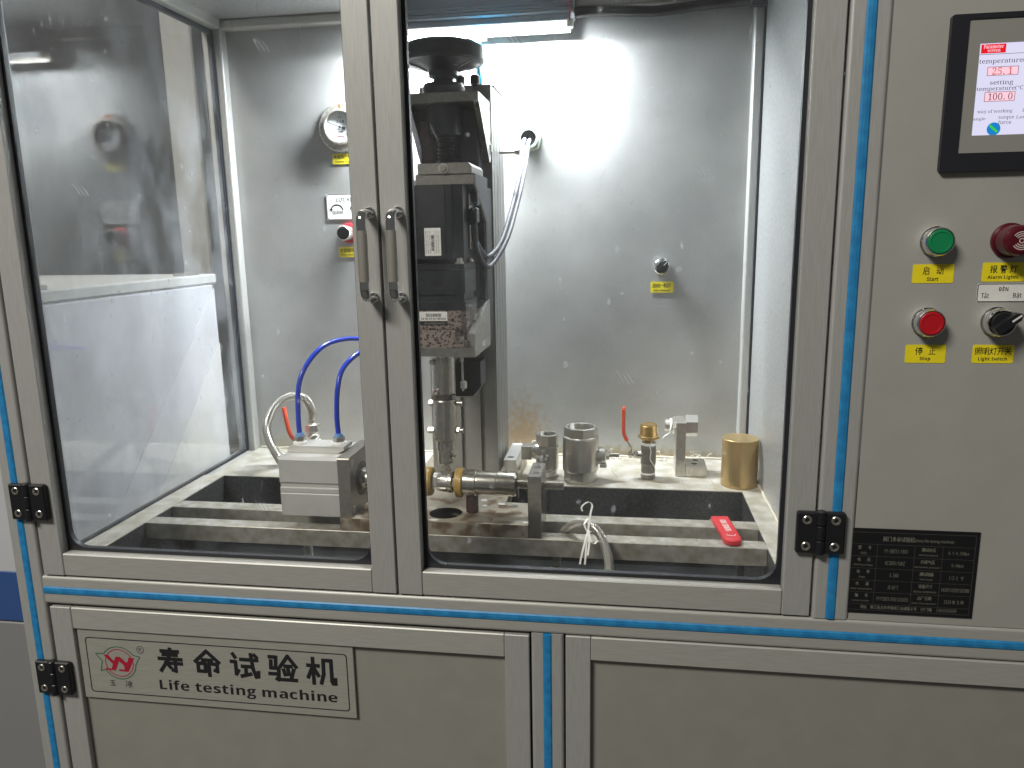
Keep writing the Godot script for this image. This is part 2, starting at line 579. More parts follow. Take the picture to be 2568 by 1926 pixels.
func make_materials() -> void:
	var soft := noise_tex(0.012, 5, Color(0.965, 0.965, 0.962), Color(1, 1, 1))
	var rough_soft := noise_tex(0.02, 9, Color(0.88, 0.88, 0.88), Color(1, 1, 1))
	var brushed := noise_tex(0.03, 21, Color(0.90, 0.90, 0.895), Color(1, 1, 1), 512, 5)
	var grime := noise_tex(0.02, 31, Color(0.90, 0.885, 0.85), Color(1, 1, 1), 512, 6, 0.05)
	var dirty := noise_tex(0.012, 35, Color(0.80, 0.775, 0.71), Color(1, 1, 1), 512, 6, 0.1)
	var spangle := noise_tex(0.02, 41, Color(0.74, 0.75, 0.76), Color(1, 1, 1), 512, 6, 0.1)
	mat("aluminium", lin(0.45, 0.448, 0.43), 0.48, 0.3, brushed, Vector3(40, 1.5, 40), rough_soft)
	mat("aluminium_across", lin(0.47, 0.463, 0.43), 0.46, 0.3, brushed, Vector3(1.5, 40, 40), rough_soft)
	mat("satin_grey", lin(0.345, 0.335, 0.298), 0.5, 0.3, soft, Vector3(3, 3, 3), rough_soft)
	mat("panel_paint", lin(0.36, 0.352, 0.325), 0.5, 0.1, soft, Vector3(2, 2, 2), rough_soft)
	mat("blue_strip", lin(0.025, 0.25, 0.52), 0.42, 0.0, noise_tex(0.02, 51, Color(0.75, 0.8, 0.85), Color(1, 1, 1)), Vector3(6, 6, 6))
	mat("rubber", lin(0.012, 0.013, 0.018), 0.45)
	mat("black_plastic", lin(0.010, 0.010, 0.012), 0.4)
	mat("black_metal", lin(0.010, 0.011, 0.014), 0.42, 0.0, soft, Vector3(8, 8, 8), rough_soft)
	mat("steel", lin(0.62, 0.605, 0.57), 0.32, 0.85, grime, Vector3(7, 7, 7), rough_soft)
	mat("nickel", lin(0.64, 0.62, 0.57), 0.32, 0.88, soft, Vector3(9, 9, 9), rough_soft)
	mat("worn_steel", lin(0.52, 0.50, 0.455), 0.27, 0.92, grime, Vector3(12, 12, 12), rough_soft)
	mat("dark_steel", lin(0.25, 0.24, 0.22), 0.38, 0.55, grime, Vector3(9, 9, 9), rough_soft)
	mat("chrome", lin(0.75, 0.75, 0.75), 0.08, 1.0)
	mat("satin_chrome", lin(0.42, 0.40, 0.36), 0.4, 0.7)
	mat("screw_steel", lin(0.55, 0.52, 0.47), 0.28, 0.9)
	mat("alu_block", lin(0.64, 0.63, 0.60), 0.4, 0.4, soft, Vector3(5, 5, 5), rough_soft)
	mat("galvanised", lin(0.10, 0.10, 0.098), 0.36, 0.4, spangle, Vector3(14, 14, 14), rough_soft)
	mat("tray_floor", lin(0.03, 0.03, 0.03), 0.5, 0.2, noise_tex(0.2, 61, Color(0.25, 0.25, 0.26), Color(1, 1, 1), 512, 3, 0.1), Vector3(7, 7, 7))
	mat("stainless", lin(0.66, 0.64, 0.59), 0.38, 0.35, dirty, Vector3(3.5, 3.5, 3.5), rough_soft)
	mat("bar_steel", lin(0.62, 0.605, 0.56), 0.38, 0.65, dirty, Vector3(6, 6, 6), rough_soft)
	mat("neighbour_grey", lin(0.20, 0.20, 0.205), 0.55)
	mat("column_grey", lin(0.34, 0.337, 0.32), 0.42, 0.45, brushed, Vector3(40, 1.5, 40), rough_soft)
	mat("brass", lin(0.50, 0.36, 0.165), 0.36, 0.7, brushed, Vector3(30, 2, 30), rough_soft)
	mat("yellow_brass", lin(0.44, 0.30, 0.11), 0.32, 0.85)
	mat("seal_amber", lin(0.42, 0.28, 0.07), 0.4, 0.0, soft, Vector3(12, 12, 12))
	M["seal_amber"].subsurf_scatter_enabled = true
	M["seal_amber"].subsurf_scatter_strength = 0.25
	mat("red_vinyl", lin(0.50, 0.014, 0.024), 0.38)
	mat("orange_vinyl", lin(0.72, 0.085, 0.03), 0.36)
	mat("blue_hose", lin(0.01, 0.04, 0.46), 0.22)
	mat("cyan_hose", lin(0.01, 0.42, 0.70), 0.3)
	mat("grey_cable", lin(0.10, 0.10, 0.115), 0.6)
	mat("white_plastic", lin(0.68, 0.70, 0.62), 0.45)
	mat("pale_green_plastic", lin(0.52, 0.60, 0.50), 0.5)
	mat("sky_plastic", lin(0.16, 0.32, 0.62), 0.4)
	mat("thread_tape", lin(0.85, 0.84, 0.8), 0.6)
	mat("caulk", lin(0.62, 0.58, 0.48), 0.6, 0.0, grime, Vector3(20, 20, 20))
	mat("yellow_label", lin(0.80, 0.66, 0.015), 0.4, 0.0, soft, Vector3(10, 10, 10))
	mat("white_label", lin(0.72, 0.71, 0.68), 0.45, 0.0, soft, Vector3(10, 10, 10))
	mat("sign_metal", lin(0.56, 0.545, 0.49), 0.38, 0.5, brushed, Vector3(1.5, 30, 30), rough_soft)
	mat("ink", lin(0.012, 0.012, 0.014), 0.5)
	mat("faint_ink", lin(0.10, 0.09, 0.04), 0.5)
	mat("ink_red", lin(0.35, 0.008, 0.03), 0.5)
	mat("ink_green", lin(0.02, 0.12, 0.05), 0.5)
	mat("plate_black", lin(0.008, 0.008, 0.009), 0.4)
	mat("plate_grey_ink", lin(0.17, 0.165, 0.13), 0.5)
	mat("plate_line", lin(0.07, 0.07, 0.065), 0.5)
	mat("button_green", lin(0.005, 0.20, 0.07), 0.35)
	mat("button_red", lin(0.42, 0.006, 0.012), 0.35)
	mat("alarm_red", lin(0.075, 0.003, 0.010), 0.25)
	mat("alarm_ink", lin(0.55, 0.45, 0.42), 0.5)
	mat("bezel_grey", lin(0.24, 0.235, 0.215), 0.5)
	mat("gauge_chrome", lin(0.66, 0.65, 0.63), 0.3, 0.6, dirty, Vector3(14, 14, 14))
	mat("gauge_face", lin(0.75, 0.77, 0.78), 0.5)
	mat("grease", lin(0.05, 0.04, 0.03), 0.5)
	mat("neighbour_white", lin(0.46, 0.465, 0.49), 0.5, 0.0, soft, Vector3(1.2, 1.2, 1.2))
	mat("neighbour_painted_light", lin(0.49, 0.49, 0.51), 0.5)  # paler tone painted as light on the neighbour's side
	mat("neighbour_painted_bright", lin(0.55, 0.545, 0.53), 0.5)  # brightest wedge of that painted light
	mat("neighbour_blue", lin(0.03, 0.075, 0.22), 0.45)
	mat("concrete", lin(0.07, 0.07, 0.068), 0.8, 0.0, grime, Vector3(1, 1, 1))
	mat("lamp_grey", lin(0.22, 0.23, 0.25), 0.45, 0.3)
	mat("dark_wall", lin(0.50, 0.50, 0.51), 0.7, 0.0, soft, Vector3(1, 1, 1))
	mat("pillar_paint", lin(0.42, 0.42, 0.40), 0.7, 0.0, soft, Vector3(1, 1, 1))
	var rust := rust_texture(71, Color(0.50, 0.45, 0.42), Color(0.15, 0.09, 0.07), 0.03, 0.2)
	mat("rust_speckle", Color(1, 1, 1), 0.6, 0.1, rust, Vector3(9, 9, 9))
	var rust2 := rust_texture(72, Color(0.72, 0.70, 0.65), Color(0.50, 0.42, 0.34), 0.007, -0.05, 0.75)
	mat("rusty_plate", Color(0.95, 0.93, 0.9), 0.42, 0.45, rust2, Vector3(5, 5, 5), rough_soft)
	mat("rusty_pipe", Color(0.55, 0.36, 0.30), 0.5, 0.2, rust, Vector3(16, 16, 16))
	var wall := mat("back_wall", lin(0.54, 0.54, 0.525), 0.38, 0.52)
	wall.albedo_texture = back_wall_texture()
	wall.texture_filter = BaseMaterial3D.TEXTURE_FILTER_LINEAR
	mat("inner_wall", lin(0.50, 0.50, 0.49), 0.45, 0.5, noise_tex(0.05, 81, Color(0.86, 0.87, 0.88), Color(1, 1, 1), 512, 5), Vector3(4, 4, 4), rough_soft)
	var g := mat("glass", Color(0.96, 1.0, 0.99, 0.004), 0.03)
	g.transparency = BaseMaterial3D.TRANSPARENCY_ALPHA
	for i in 3:
		var d := mat("dust%d" % i, Color(1, 1, 1), 0.9)
		d.albedo_texture = dust_texture(100 + i * 13, 0.085 if i == 2 else 0.014)
		d.transparency = BaseMaterial3D.TRANSPARENCY_ALPHA
		d.backlight_enabled = true
		d.backlight = Color(1, 1, 1)
	glow("led", Color(0.93, 0.97, 1.0), 2.2)
	glow("screen_white", Color(0.78, 0.77, 0.86), 0.75)
	glow("screen_red", Color(0.9, 0.03, 0.10), 0.6)
	glow("screen_blue", Color(0.05, 0.50, 0.78), 0.6)
	glow("screen_green", Color(0.25, 0.8, 0.15), 0.6)
	glow("screen_pink", Color(0.95, 0.75, 0.8), 0.7)
	mat("screen_ink", lin(0.04, 0.04, 0.10), 0.6)
	mat("screen_red_ink", lin(0.8, 0.05, 0.05), 0.6)

# ---------------------------------------------------------------- the cabinet
func upright(parent: Node3D, x: float, y0: float, y1: float, z: float, strip := true) -> void:
	var s := mb()
	var poly := []
	for p in slot_profile(40):
		poly.append(Vector2(x + p.x, z + p.y))
	extrude(s, poly, "y", y0, y1)
	var o := obj("post", s, M["aluminium"], parent)
	if strip:
		s = mb()
		extrude(s, [Vector2(x - 5.3, z - 3.8), Vector2(x + 5.3, z - 3.8), Vector2(x + 5.3, z + 0.2), Vector2(x + 3.6, z + 1.4), Vector2(x, z + 1.8), Vector2(x - 3.6, z + 1.4), Vector2(x - 5.3, z + 0.2)], "y", y0 + 0.5, y1 - 0.5)
		obj("blue_strip", s, M["blue_strip"], o)

func crossbeam(parent: Node3D, x0: float, x1: float, y: float, z: float, strip := true) -> void:
	var s := mb()
	var poly := []
	for p in slot_profile(40):
		poly.append(Vector2(z + p.y, y + p.x))
	extrude(s, poly, "x", x0, x1)
	var o := obj("rail", s, M["aluminium_across"], parent)
	if strip:
		s = mb()
		extrude(s, [Vector2(z - 3.8, y - 5.3), Vector2(z - 3.8, y + 5.3), Vector2(z + 0.2, y + 5.3), Vector2(z + 1.4, y + 3.6), Vector2(z + 1.8, y), Vector2(z + 1.4, y - 3.6), Vector2(z + 0.2, y - 5.3)], "x", x0 + 0.5, x1 - 0.5)
		obj("blue_strip", s, M["blue_strip"], o)

func hinge(parent: Node3D, x: float, y: float) -> void:
	# black two-leaf hinge, 50 x 50, knuckle in the middle
	var o := holder("hinge", parent)
	for side in [-1, 1]:
		var s := mb()
		bx(s, x + side * 3.5, y - 24.5, 1.0, x + side * 26.0, y + 24.5, 8.5, 1.6)
		obj("leaf", s, M["black_plastic"], o)
		for k in [-1, 1]:
			s = mb()
			var c := Vector3(x + side * 15.3, y + k * 15.5, 8.3)
			lathe(s, c, Vector3(0, 0, 1), [Vector2(5.2, -2), Vector2(5.2, 0.7), Vector2(4.6, 1.2), Vector2(2.6, 0.9), Vector2(2.2, -0.4), Vector2(0, -0.6)], 18)
			obj("screw", s, M["screw_steel"], o)
	for k in 3:
		var s := mb()
		cyl(s, Vector3(x, y - 25 + k * 17.2, 6.6), Vector3(x, y - 25 + k * 17.2 + 16.4, 6.6), 5.4, 16, 0.8)
		obj("knuckle", s, M["black_plastic"], o)

func glass_door(parent: Node3D, x0: float, x1: float, y0: float, y1: float, handle_x: float, dust: int) -> void:
	var o := holder("glass_door", parent)
	for e in [x0, x1 - 30.5]:
		var s := mb()
		bx(s, e, y0, -28, e + 30.5, y1, 0.5, 0.8)
		obj("stile", s, M["aluminium"], o)
	for e in [y0, y1 - 31]:
		var s := mb()
		bx(s, x0 + 30.7, e, -28, x1 - 30.7, e + 31, 0.2, 1.4)
		obj("rail", s, M["aluminium_across"], o)
	var s := mb()
	var gx0 := x0 + 30.8
	var gx1 := x1 - 30.8
	var gy0 := y0 + 31.2
	var gy1 := y1 - 31.2
	ring(s, rrect(gx0, gy0, gx1, gy1, 0.5, 8), rrect(gx0 + 4.5, gy0 + 4.5, gx1 - 4.5, gy1 - 4.5, 24, 8), -20, -12.5)
	obj("gasket", s, M["rubber"], o)
	s = mb()
	for z in [-18.5, -14.5]:
		fan(s, [Vector3(gx0 + 0.4, gy0 + 0.4, z), Vector3(gx1 - 0.4, gy0 + 0.4, z), Vector3(gx1 - 0.4, gy1 - 0.4, z), Vector3(gx0 + 0.4, gy1 - 0.4, z)], Vector3(0, 0, 1))
	obj("pane", s, M["glass"], o)
	film(o, Vector3(gx0 + 1, gy0 + 1, -13.8), Vector3(gx1 - gx0 - 2, 0, 0), Vector3(0, gy1 - gy0 - 2, 0), dust)
	# handle: chrome ends bent to the stile, a satin middle
	s = mb()
	var path := [Vector3(handle_x, 487, 0.4), Vector3(handle_x, 487, 16), Vector3(handle_x, 485.5, 25), Vector3(handle_x, 478, 30), Vector3(handle_x, 466, 30.5)]
	tube(s, smooth_path(path, 5), 5.8, 20, 0.0, 2, Vector3(1.0, 0.62, 0.62))
	lathe(s, Vector3(handle_x, 487, 0.4), Vector3(0, 0, 1), [Vector2(6.6, 0), Vector2(6.6, 1.2), Vector2(6.0, 2.0), Vector2(4, 2.2)], 20)
	for p in path.size():
		path[p].y = 878 - path[p].y
	path.reverse()
	tube(s, smooth_path(path, 5), 5.8, 20, 0.0, 2, Vector3(1.0, 0.62, 0.62))
	lathe(s, Vector3(handle_x, 391, 0.4), Vector3(0, 0, 1), [Vector2(6.6, 0), Vector2(6.6, 1.2), Vector2(6.0, 2.0), Vector2(4, 2.2)], 20)
	obj("handle", s, M["chrome"], o)
	s = mb()
	tube(s, [Vector3(handle_x, 411, 30.5), Vector3(handle_x, 440, 30.5), Vector3(handle_x, 467, 30.5)], 6.1, 20, 0.0, 2, Vector3(1.0, 0.65, 0.65))
	obj("handle_grip", s, M["satin_chrome"], o)

func film(parent: Node3D, o: Vector3, u: Vector3, v: Vector3, k: int) -> void:
	# the dust that lies on a pane
	var s := mb()
	var q := [o, o + u, o + u + v, o + v]
	var w := [Vector2(0, 1), Vector2(1, 1), Vector2(1, 0), Vector2(0, 0)]
	for i in [0, 2, 1, 0, 3, 2]:
		s.set_uv(w[i])
		s.set_smooth_group(FLAT)
		s.add_vertex((q[i] - org) * U)
	obj("dust_film", s, M["dust%d" % k], parent)

func panel_door(parent: Node3D, x0: float, x1: float, y1: float) -> void:
	var o := holder("panel_door", parent)
	for e in [x0, x1 - 30.5]:
		var s := mb()
		bx(s, e, -700, -28, e + 30.5, y1, 0.5, 0.8)
		obj("stile", s, M["aluminium"], o)
	for e in [y1 - 31, -700]:
		var s := mb()
		bx(s, x0 + 30.7, e, -28, x1 - 30.7, e + 31, 0.2, 1.2)
		obj("rail", s, M["aluminium_across"], o)
	var s := mb()
	bx(s, x0 + 30, -690, -12, x1 - 30, y1 - 30, -7.5)
	obj("panel", s, M["satin_grey"], o)

func build_cabinet() -> void:
	var c := thing("testing_cabinet", Vector3(515, -740, -320), "grey aluminium profile cabinet with blue slot strips, glass doors and lit test chamber", "cabinet")
	upright(c, 0, -740, 896, 0)
	upright(c, 1030, 20.5, 855.5, 0)
	upright(c, 703.5, -740, -20.5, 0)
	upright(c, 1390, -740, 896, 0)
	upright(c, 0, -740, 896, -606, false)
	upright(c, 1030, -740, 896, -606, false)
	upright(c, 1390, -740, 896, -606, false)
	crossbeam(c, 20.5, 1369.5, 0, 0)
	crossbeam(c, 20.5, 1369.5, 876, 0)
	crossbeam(c, 20.5, 1009.5, 876, -606, false)
	for y in [0.0, 876.0]:
		for x in [0.0, 1390.0]:
			var s := mb()
			bx(s, x - 20, y - 20, -605.5, x + 20, y + 20, -40.5, 3)
			obj("side_rail", s, M["aluminium_across"], c)
	glass_door(c, 24.5, 515, 22.5, 853, 505.5, 0)
	glass_door(c, 518, 1007, 22.5, 853, 539, 1)
	panel_door(c, 25.5, 681, -24)
	panel_door(c, 726, 1367, -21)
	hinge(c, 1012, 127)
	hinge(c, 22.5, 127)
	hinge(c, 22.5, -127)
	hinge(c, 22.5, 760)
	hinge(c, 1012, 760)
	# sheets
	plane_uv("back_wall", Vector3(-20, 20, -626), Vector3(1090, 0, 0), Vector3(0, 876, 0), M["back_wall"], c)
	var s := mb()
	bx(s, 1029, 20, -606, 1031, 856, -40.5)
	obj("side_wall", s, M["inner_wall"], c)
	s = mb()
	bx(s, 1050.5, 20.5, -3.5, 1369.5, 855.5, -1.5)
	obj("control_panel", s, M["panel_paint"], c)
	s = mb()
	bx(s, -19, 896.5, -645, 1409, 899, -1)
	bx(s, 20.5, 874, -605, 1369, 876, -41)
	obj("roof_sheet", s, M["inner_wall"], c)
	s = mb()
	bx(s, 1389, 20, -606, 1391, 856, -41)
	bx(s, -19, -700, -648, 1409, 20, -646)
	obj("outer_sheet", s, M["panel_paint"], c)
	for y in [[-690.0, -20.5]]:
		for x in [-1.0, 1389.2]:
			s = mb()
			bx(s, x, y[0], -606, x + 2, y[1], -40.5)
			obj("lower_side_sheet", s, M["satin_grey"], c)
	# side pane with its black seal
	s = mb()
	for x in [-2.0, 2.0]:
		fan(s, [Vector3(x, 20.5, -42), Vector3(x, 20.5, -604), Vector3(x, 855.5, -604), Vector3(x, 855.5, -42)], Vector3(1, 0, 0))
	obj("side_pane", s, M["glass"], c)
	film(c, Vector3(2.6, 21, -42), Vector3(0, 0, -562), Vector3(0, 834, 0), 2)
	s = mb()
	bx(s, -4, 20.6, -605.4, 4, 855.4, -598)
	bx(s, -4, 847.5, -597.9, 4, 855.4, -41)
	bx(s, -4, 20.6, -597.9, 4, 25, -41)
	obj("side_seal", s, M["rubber"], c)
	s = mb()
	bx(s, 1025.5, 22.5, -605.8, 1028.9, 855.4, -603)
	obj("corner_seal", s, M["rubber"], c)
	# tray: ledge sheets round the sink opening, sink walls and floor
	s = mb()
	bx(s, 20.2, 20, -625.5, 1028.8, 22, -433, 0.3)
	bx(s, 3.0, 20, -432.9, 42.5, 22, -29, 0.3)
	bx(s, 995.5, 20, -432.9, 1028.8, 22, -29, 0.3)
	bx(s, 42.6, 20, -60, 995.4, 22, -29, 0.3)
	obj("ledge", s, M["stainless"], c)
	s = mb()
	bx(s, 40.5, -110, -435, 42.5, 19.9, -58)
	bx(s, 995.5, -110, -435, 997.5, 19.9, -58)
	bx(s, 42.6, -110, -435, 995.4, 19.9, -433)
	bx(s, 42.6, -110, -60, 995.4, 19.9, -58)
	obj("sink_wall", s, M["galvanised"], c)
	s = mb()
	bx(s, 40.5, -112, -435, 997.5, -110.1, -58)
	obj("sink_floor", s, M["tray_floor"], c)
	s = mb()
	bx(s, 930, -110, -320, 992, -84, -150, 0.5)
	obj("drain_box", s, M["stainless"], c)
	for z in [[-219.0, -192.0], [-295.0, -265.0]]:
		s = mb()
		bx(s, 42.7, -5.5, z[0], 995.3, 21.5, z[1], 0.8)
		var b := obj("cross_bar", s, M["bar_steel"], c)
		for x in [[46.0, 72.0], [968.0, 990.0]]:
			s = mb()
			bx(s, x[0], -110, z[0] + 3, x[1], -5.6, z[1] - 3, 0.6)
			obj("leg", s, M["galvanised"], b)
	# white sealant run along the ledge where it meets the walls
	s = mb()
	var pts := []
	for i in 90:
		pts.append(Vector3(24 + i * 11.25, 22.5 + rng.randf() * 1.5, -624 + rng.randf() * 2.0))
	tube(s, pts, 2.4, 6)
	pts = []
	for i in 50:
		pts.append(Vector3(1027 + rng.randf() * 1.5, 23 + rng.randf() * 1.2, -622 + i * 11.5))
	tube(s, pts, 2.2, 6)
	obj("sealant", s, M["caulk"], c)

# ---------------------------------------------------------------- signs and stickers
func sticker(called: String, x0: float, y0: float, x1: float, y1: float, z: float, m: String, label: String, category := "label", group := "") -> Node3D:
	var o := thing(called, Vector3((x0 + x1) / 2, y0, z), label, category, group)
	var s := mb()
	extrude(s, rrect(x0, y0, x1, y1, 1.8, 4), "z", z, z + 0.35)
	obj("backing", s, M[m], o)
	return o

func yellow_sticker(called: String, cx: float, cy: float, z: float, zh: String, pitch: float, en: String, en_w: float, label: String, scale := 1.0) -> void:
	var o := sticker(called, cx - 20 * scale, cy - 9.7 * scale, cx + 20 * scale, cy + 9.7 * scale, z, "yellow_label", label, "label", "yellow labels")
	var s := mb()
	hanzi(s, zh, Vector3(cx, cy + 3.0 * scale, z + 0.45), pitch, Vector2(7.0, 8.2) * scale, 0.72 * scale)
	words(s, en, Vector3(cx, cy - 5.6 * scale, z + 0.45), en_w, 4.8 * scale if en.contains("g") or en.contains("p") else 4.0 * scale, "Droid Sans", true)
	obj("lettering", s, M["ink"], o)

func build_signs() -> void:
	# the large name plate on the lower left door
	var o := thing("name_plate", Vector3(255, -159, -7), "brushed metal name plate with red and green emblem and large black characters", "sign")
	var s := mb()
	bx(s, 59, -159.5, -7.4, 451.5, -56.5, -3, 0.5)
	obj("plate", s, M["sign_metal"], o)
	var z := -2.9
	s = mb()
	ring(s, rrect(69.5, -150, 443, -67.5, 5), rrect(70.9, -148.6, 441.6, -68.9, 4), z - 0.1, z + 0.08)
	obj("border", s, M["ink"], o)
	s = mb()
	hanzi(s, "寿命试验机", Vector3(300, -94.5, z), 53.4, Vector2(39, 38), 5.4)
	obj("lettering", s, M["ink"], o)
	s = mb()
	words(s, "Life testing machine", Vector3(300, -133.2, z), 253, 19.5, "Droid Sans", true)
	obj("lettering", s, M["ink"], o)
	s = mb()
	hanzi(s, "玉液", Vector3(115.5, -134.5, z), 24.5, Vector2(10, 10), 0.9)
	obj("small_lettering", s, M["ink"], o)
	s = mb()
	words(s, "R", Vector3(150.5, -81.5, z), 4.4, 5.2)
	var circle := []
	for i in 25:
		circle.append(Vector2(150.5 + 5 * cos(TAU * i / 24), -81.5 + 5.2 * sin(TAU * i / 24)))
	stroke(s, circle, Vector3(0, 0, z), 0.7)
	obj("registered_mark", s, M["ink"], o)
	s = mb()
	var c := Vector2(117, -103.5)
	var outline := []
	for i in 17:
		var t := deg_to_rad(lerpf(148, 32, i / 16.0))
		outline.append(c + Vector2(cos(t) * 25.5, sin(t) * 24))
	outline.append_array([c + Vector2(31.5, 11), c + Vector2(24, -2)])
	for i in 15:
		var t := deg_to_rad(lerpf(-10, -152, i / 14.0))
		outline.append(c + Vector2(cos(t) * 24.5, sin(t) * 24))
	outline.append_array([c + Vector2(-29, -13.5), c + Vector2(-25.5, 1), c + Vector2(-34, 12), outline[0]])
	stroke(s, outline, Vector3(0, 0, z), 1.3)
	obj("emblem_outline", s, M["ink_green"], o)
	s = mb()
	var arc := []
	for i in 33:
		var t := TAU * i / 32
		arc.append(c + Vector2(cos(t) * 20.5, sin(t) * 20))
	stroke(s, arc, Vector3(0, 0, z), 1.2)
	var poly := PackedVector2Array()
	for p in [Vector2(-22.6, 10.5), Vector2(-16.1, 11.8), Vector2(-9.1, 3.4), Vector2(-7.4, 3.5), Vector2(-4.3, 9.5), Vector2(1.7, 9.4), Vector2(9.6, 1.9), Vector2(12.2, 2.1), Vector2(14.8, 9.4), Vector2(23, 8.6), Vector2(12.2, -12.5), Vector2(-1.7, -12), Vector2(-1.7, -9.4), Vector2(7, -9.3), Vector2(6.5, -3.1), Vector2(-0.4, 2.7), Vector2(-6.5, -11.5), Vector2(-21.3, -11.5), Vector2(-21.3, -8.8), Vector2(-12.6, -9.2), Vector2(-10.4, -3.3), Vector2(-10, -1.9)]:
		poly.append(c + p)
	var ids := Geometry2D.triangulate_polygon(poly)
	for i in range(0, ids.size(), 3):
		fan(s, [Vector3(poly[ids[i]].x, poly[ids[i]].y, z + 0.12), Vector3(poly[ids[i + 1]].x, poly[ids[i + 1]].y, z + 0.12), Vector3(poly[ids[i + 2]].x, poly[ids[i + 2]].y, z + 0.12)], Vector3(0, 0, 1))
	obj("emblem", s, M["ink_red"], o)

	# the black rating plate under the control panel
	o = thing("rating_plate", Vector3(1114, 30, -1.5), "black rating plate with fine table of grey characters beside the hinge", "sign")
	s = mb()
	bx(s, 1048.5, 30, -1.4, 1180.5, 132, 0, 0.3)
	obj("plate", s, M["plate_black"], o)
	z = 0.08
	s = mb()
	var ys := [113.6, 99.3, 84.8, 70.3, 56.0, 41.4]
	for y in ys:
		rule(s, 1049, y, 1176.5, y, z, 0.32)
	rule(s, 1049, 127.5, 1176.5, 127.8, z, 0.4)
	rule(s, 1049, 34, 1176.5, 34, z, 0.4)
	for x in [1075.3, 1114.5, 1143.6]:
		rule(s, x, 113.6, x, 41.4, z, 0.32)
	rule(s, 1176.5, 127.6, 1176.5, 34, z, 0.4)
	obj("table_line", s, M["plate_line"], o)
	s = mb()
	hanzi(s, "阀门寿命试验机", Vector3(1097, 120.4, z), 4.75, Vector2(4.3, 6), 0.5)
	words(s, "(Valve life testing machine)", Vector3(1134, 119.3, z), 40, 4.8)
	obj("heading", s, M["plate_grey_ink"], o)
	s = mb()
	var left := [["型号", "MODEL"], ["电压", "Working voltage"], ["功率", "Power"], ["水温", "water temperature"], ["编号", "Factory number"]]
	var mid := ["YY-SMSYJ-FB01", "AC380V/50HZ", "3.5KW", "30-65℃", "YYYYSMSYJFB01202405"]
	var right := [["测试水压", "water pressure"], ["外接气压", "Barometric pressure"], ["测试规格", "Test Scope"], ["设备尺寸", "Device dimensions"], ["出厂日期", "Date of production"]]
	var vals := ["0.1-0.35Mpa", "0.6Mpa", "1/2-2 寸", "1400X1000X1800MM", "2024 年 5 月"]
	for i in 5:
		var yt: float = ys[i]
		hanzi(s, left[i][0], Vector3(1062, yt - 4.2, z), 10.5, Vector2(3.4, 4.4), 0.42)
		var n: int = left[i][1].length()
		words(s, left[i][1], Vector3(1061.5, yt - 10.8, z), minf(24, n * 1.35), 2.6)
		n = mid[i].length()
		words(s, mid[i].replace("℃", "°C"), Vector3(1095, yt - 7.4, z), minf(34, n * 1.9), 4.6, "Droid Sans Mono")
		hanzi(s, right[i][0], Vector3(1129, yt - 4.4, z), 3.7, Vector2(3.5, 4.6), 0.42)
		n = right[i][1].length()
		words(s, right[i][1], Vector3(1129, yt - 10.8, z), minf(26, n * 1.4), 2.7)
	words(s, vals[0], Vector3(1160, 106.2, z), 21, 4.6, "Droid Sans Mono")
	words(s, vals[1], Vector3(1160, 91.8, z), 12, 4.6, "Droid Sans Mono")
	words(s, "1/2-2", Vector3(1157, 77.4, z), 9, 4.4, "Droid Sans Mono")
	hanzi(s, "寸", Vector3(1166, 77.4, z), 4, Vector2(3.6, 4.6), 0.42)
	words(s, vals[3], Vector3(1160, 63, z), 29, 4.6, "Droid Sans Mono")
	words(s, "2024", Vector3(1153.5, 48.5, z), 7.5, 4.2, "Droid Sans Mono")
	hanzi(s, "年", Vector3(1160, 48.5, z), 4, Vector2(3.8, 4.6), 0.42)
	words(s, "5", Vector3(1164.5, 48.5, z), 2, 4.2, "Droid Sans Mono")
	hanzi(s, "月", Vector3(1168.5, 48.5, z), 4, Vector2(3.8, 4.6), 0.42)
	hanzi(s, "地址 浙江省玉环市珠港工业城路8号", Vector3(1092, 38, z), 3.55, Vector2(3.3, 4.4), 0.4)
	hanzi(s, "沙门镇", Vector3(1132, 38, z), 3.9, Vector2(3.6, 4.4), 0.4)
	words(s, "13656565689", Vector3(1153, 38, z), 21, 4.0, "Droid Sans Mono")
	obj("lettering", s, M["plate_grey_ink"], o)

	# stickers on the control panel
	z = -1.4
	yellow_sticker("start_label", 1108, 412.8, z, "启 动", 6.6, "Start", 11, "yellow sticker reading Start under the green push button")
	yellow_sticker("alarm_label", 1175, 413.8, z, "报警灯", 9.4, "Alarm Lights", 29, "yellow sticker under the dark red alarm lamp, its print scuffed")
	yellow_sticker("stop_label", 1107.5, 328.8, z, "停 止", 6.6, "Stop", 10.5, "yellow sticker reading Stop under the red push button")
	yellow_sticker("light_switch_label", 1173.5, 329, z, "照明灯开关", 7.2, "Light Switch", 28, "yellow sticker reading Light Switch under the black rotary switch")
	o = sticker("lamp_sticker", 1152, 383.2, 1202, 402.2, z, "white_label", "white black-bordered sticker with Vietnamese words above the rotary switch")
	s = mb()
	ring(s, rrect(1152.2, 383.4, 1201.8, 402, 2.4, 4), rrect(1152.9, 384.1, 1201.1, 401.3, 1.9, 4), z + 0.35, z + 0.5)
	words(s, "ĐÈN", Vector3(1177, 397, z + 0.45), 9, 5.2, "Droid Sans", true)
	words(s, "Tắt", Vector3(1160, 390.2, z + 0.45), 7.4, 6.0)
	words(s, "Bật", Vector3(1190.5, 389.6, z + 0.45), 8, 6.4)
	obj("lettering", s, M["ink"], o)

	# stickers on the back wall
	z = -625
	yellow_sticker("gauge_label", 243, 612.5, z, "夹紧压力表", 7.3, "Clamping Gauge", 32, "yellow sticker under the round pressure gauge on back wall", 1.02)
	yellow_sticker("valve_label", 245, 432.8, z, "夹紧调节阀", 7.3, "Clamping Control Valve", 34, "yellow sticker under the red-ringed knob on back wall", 1.02)
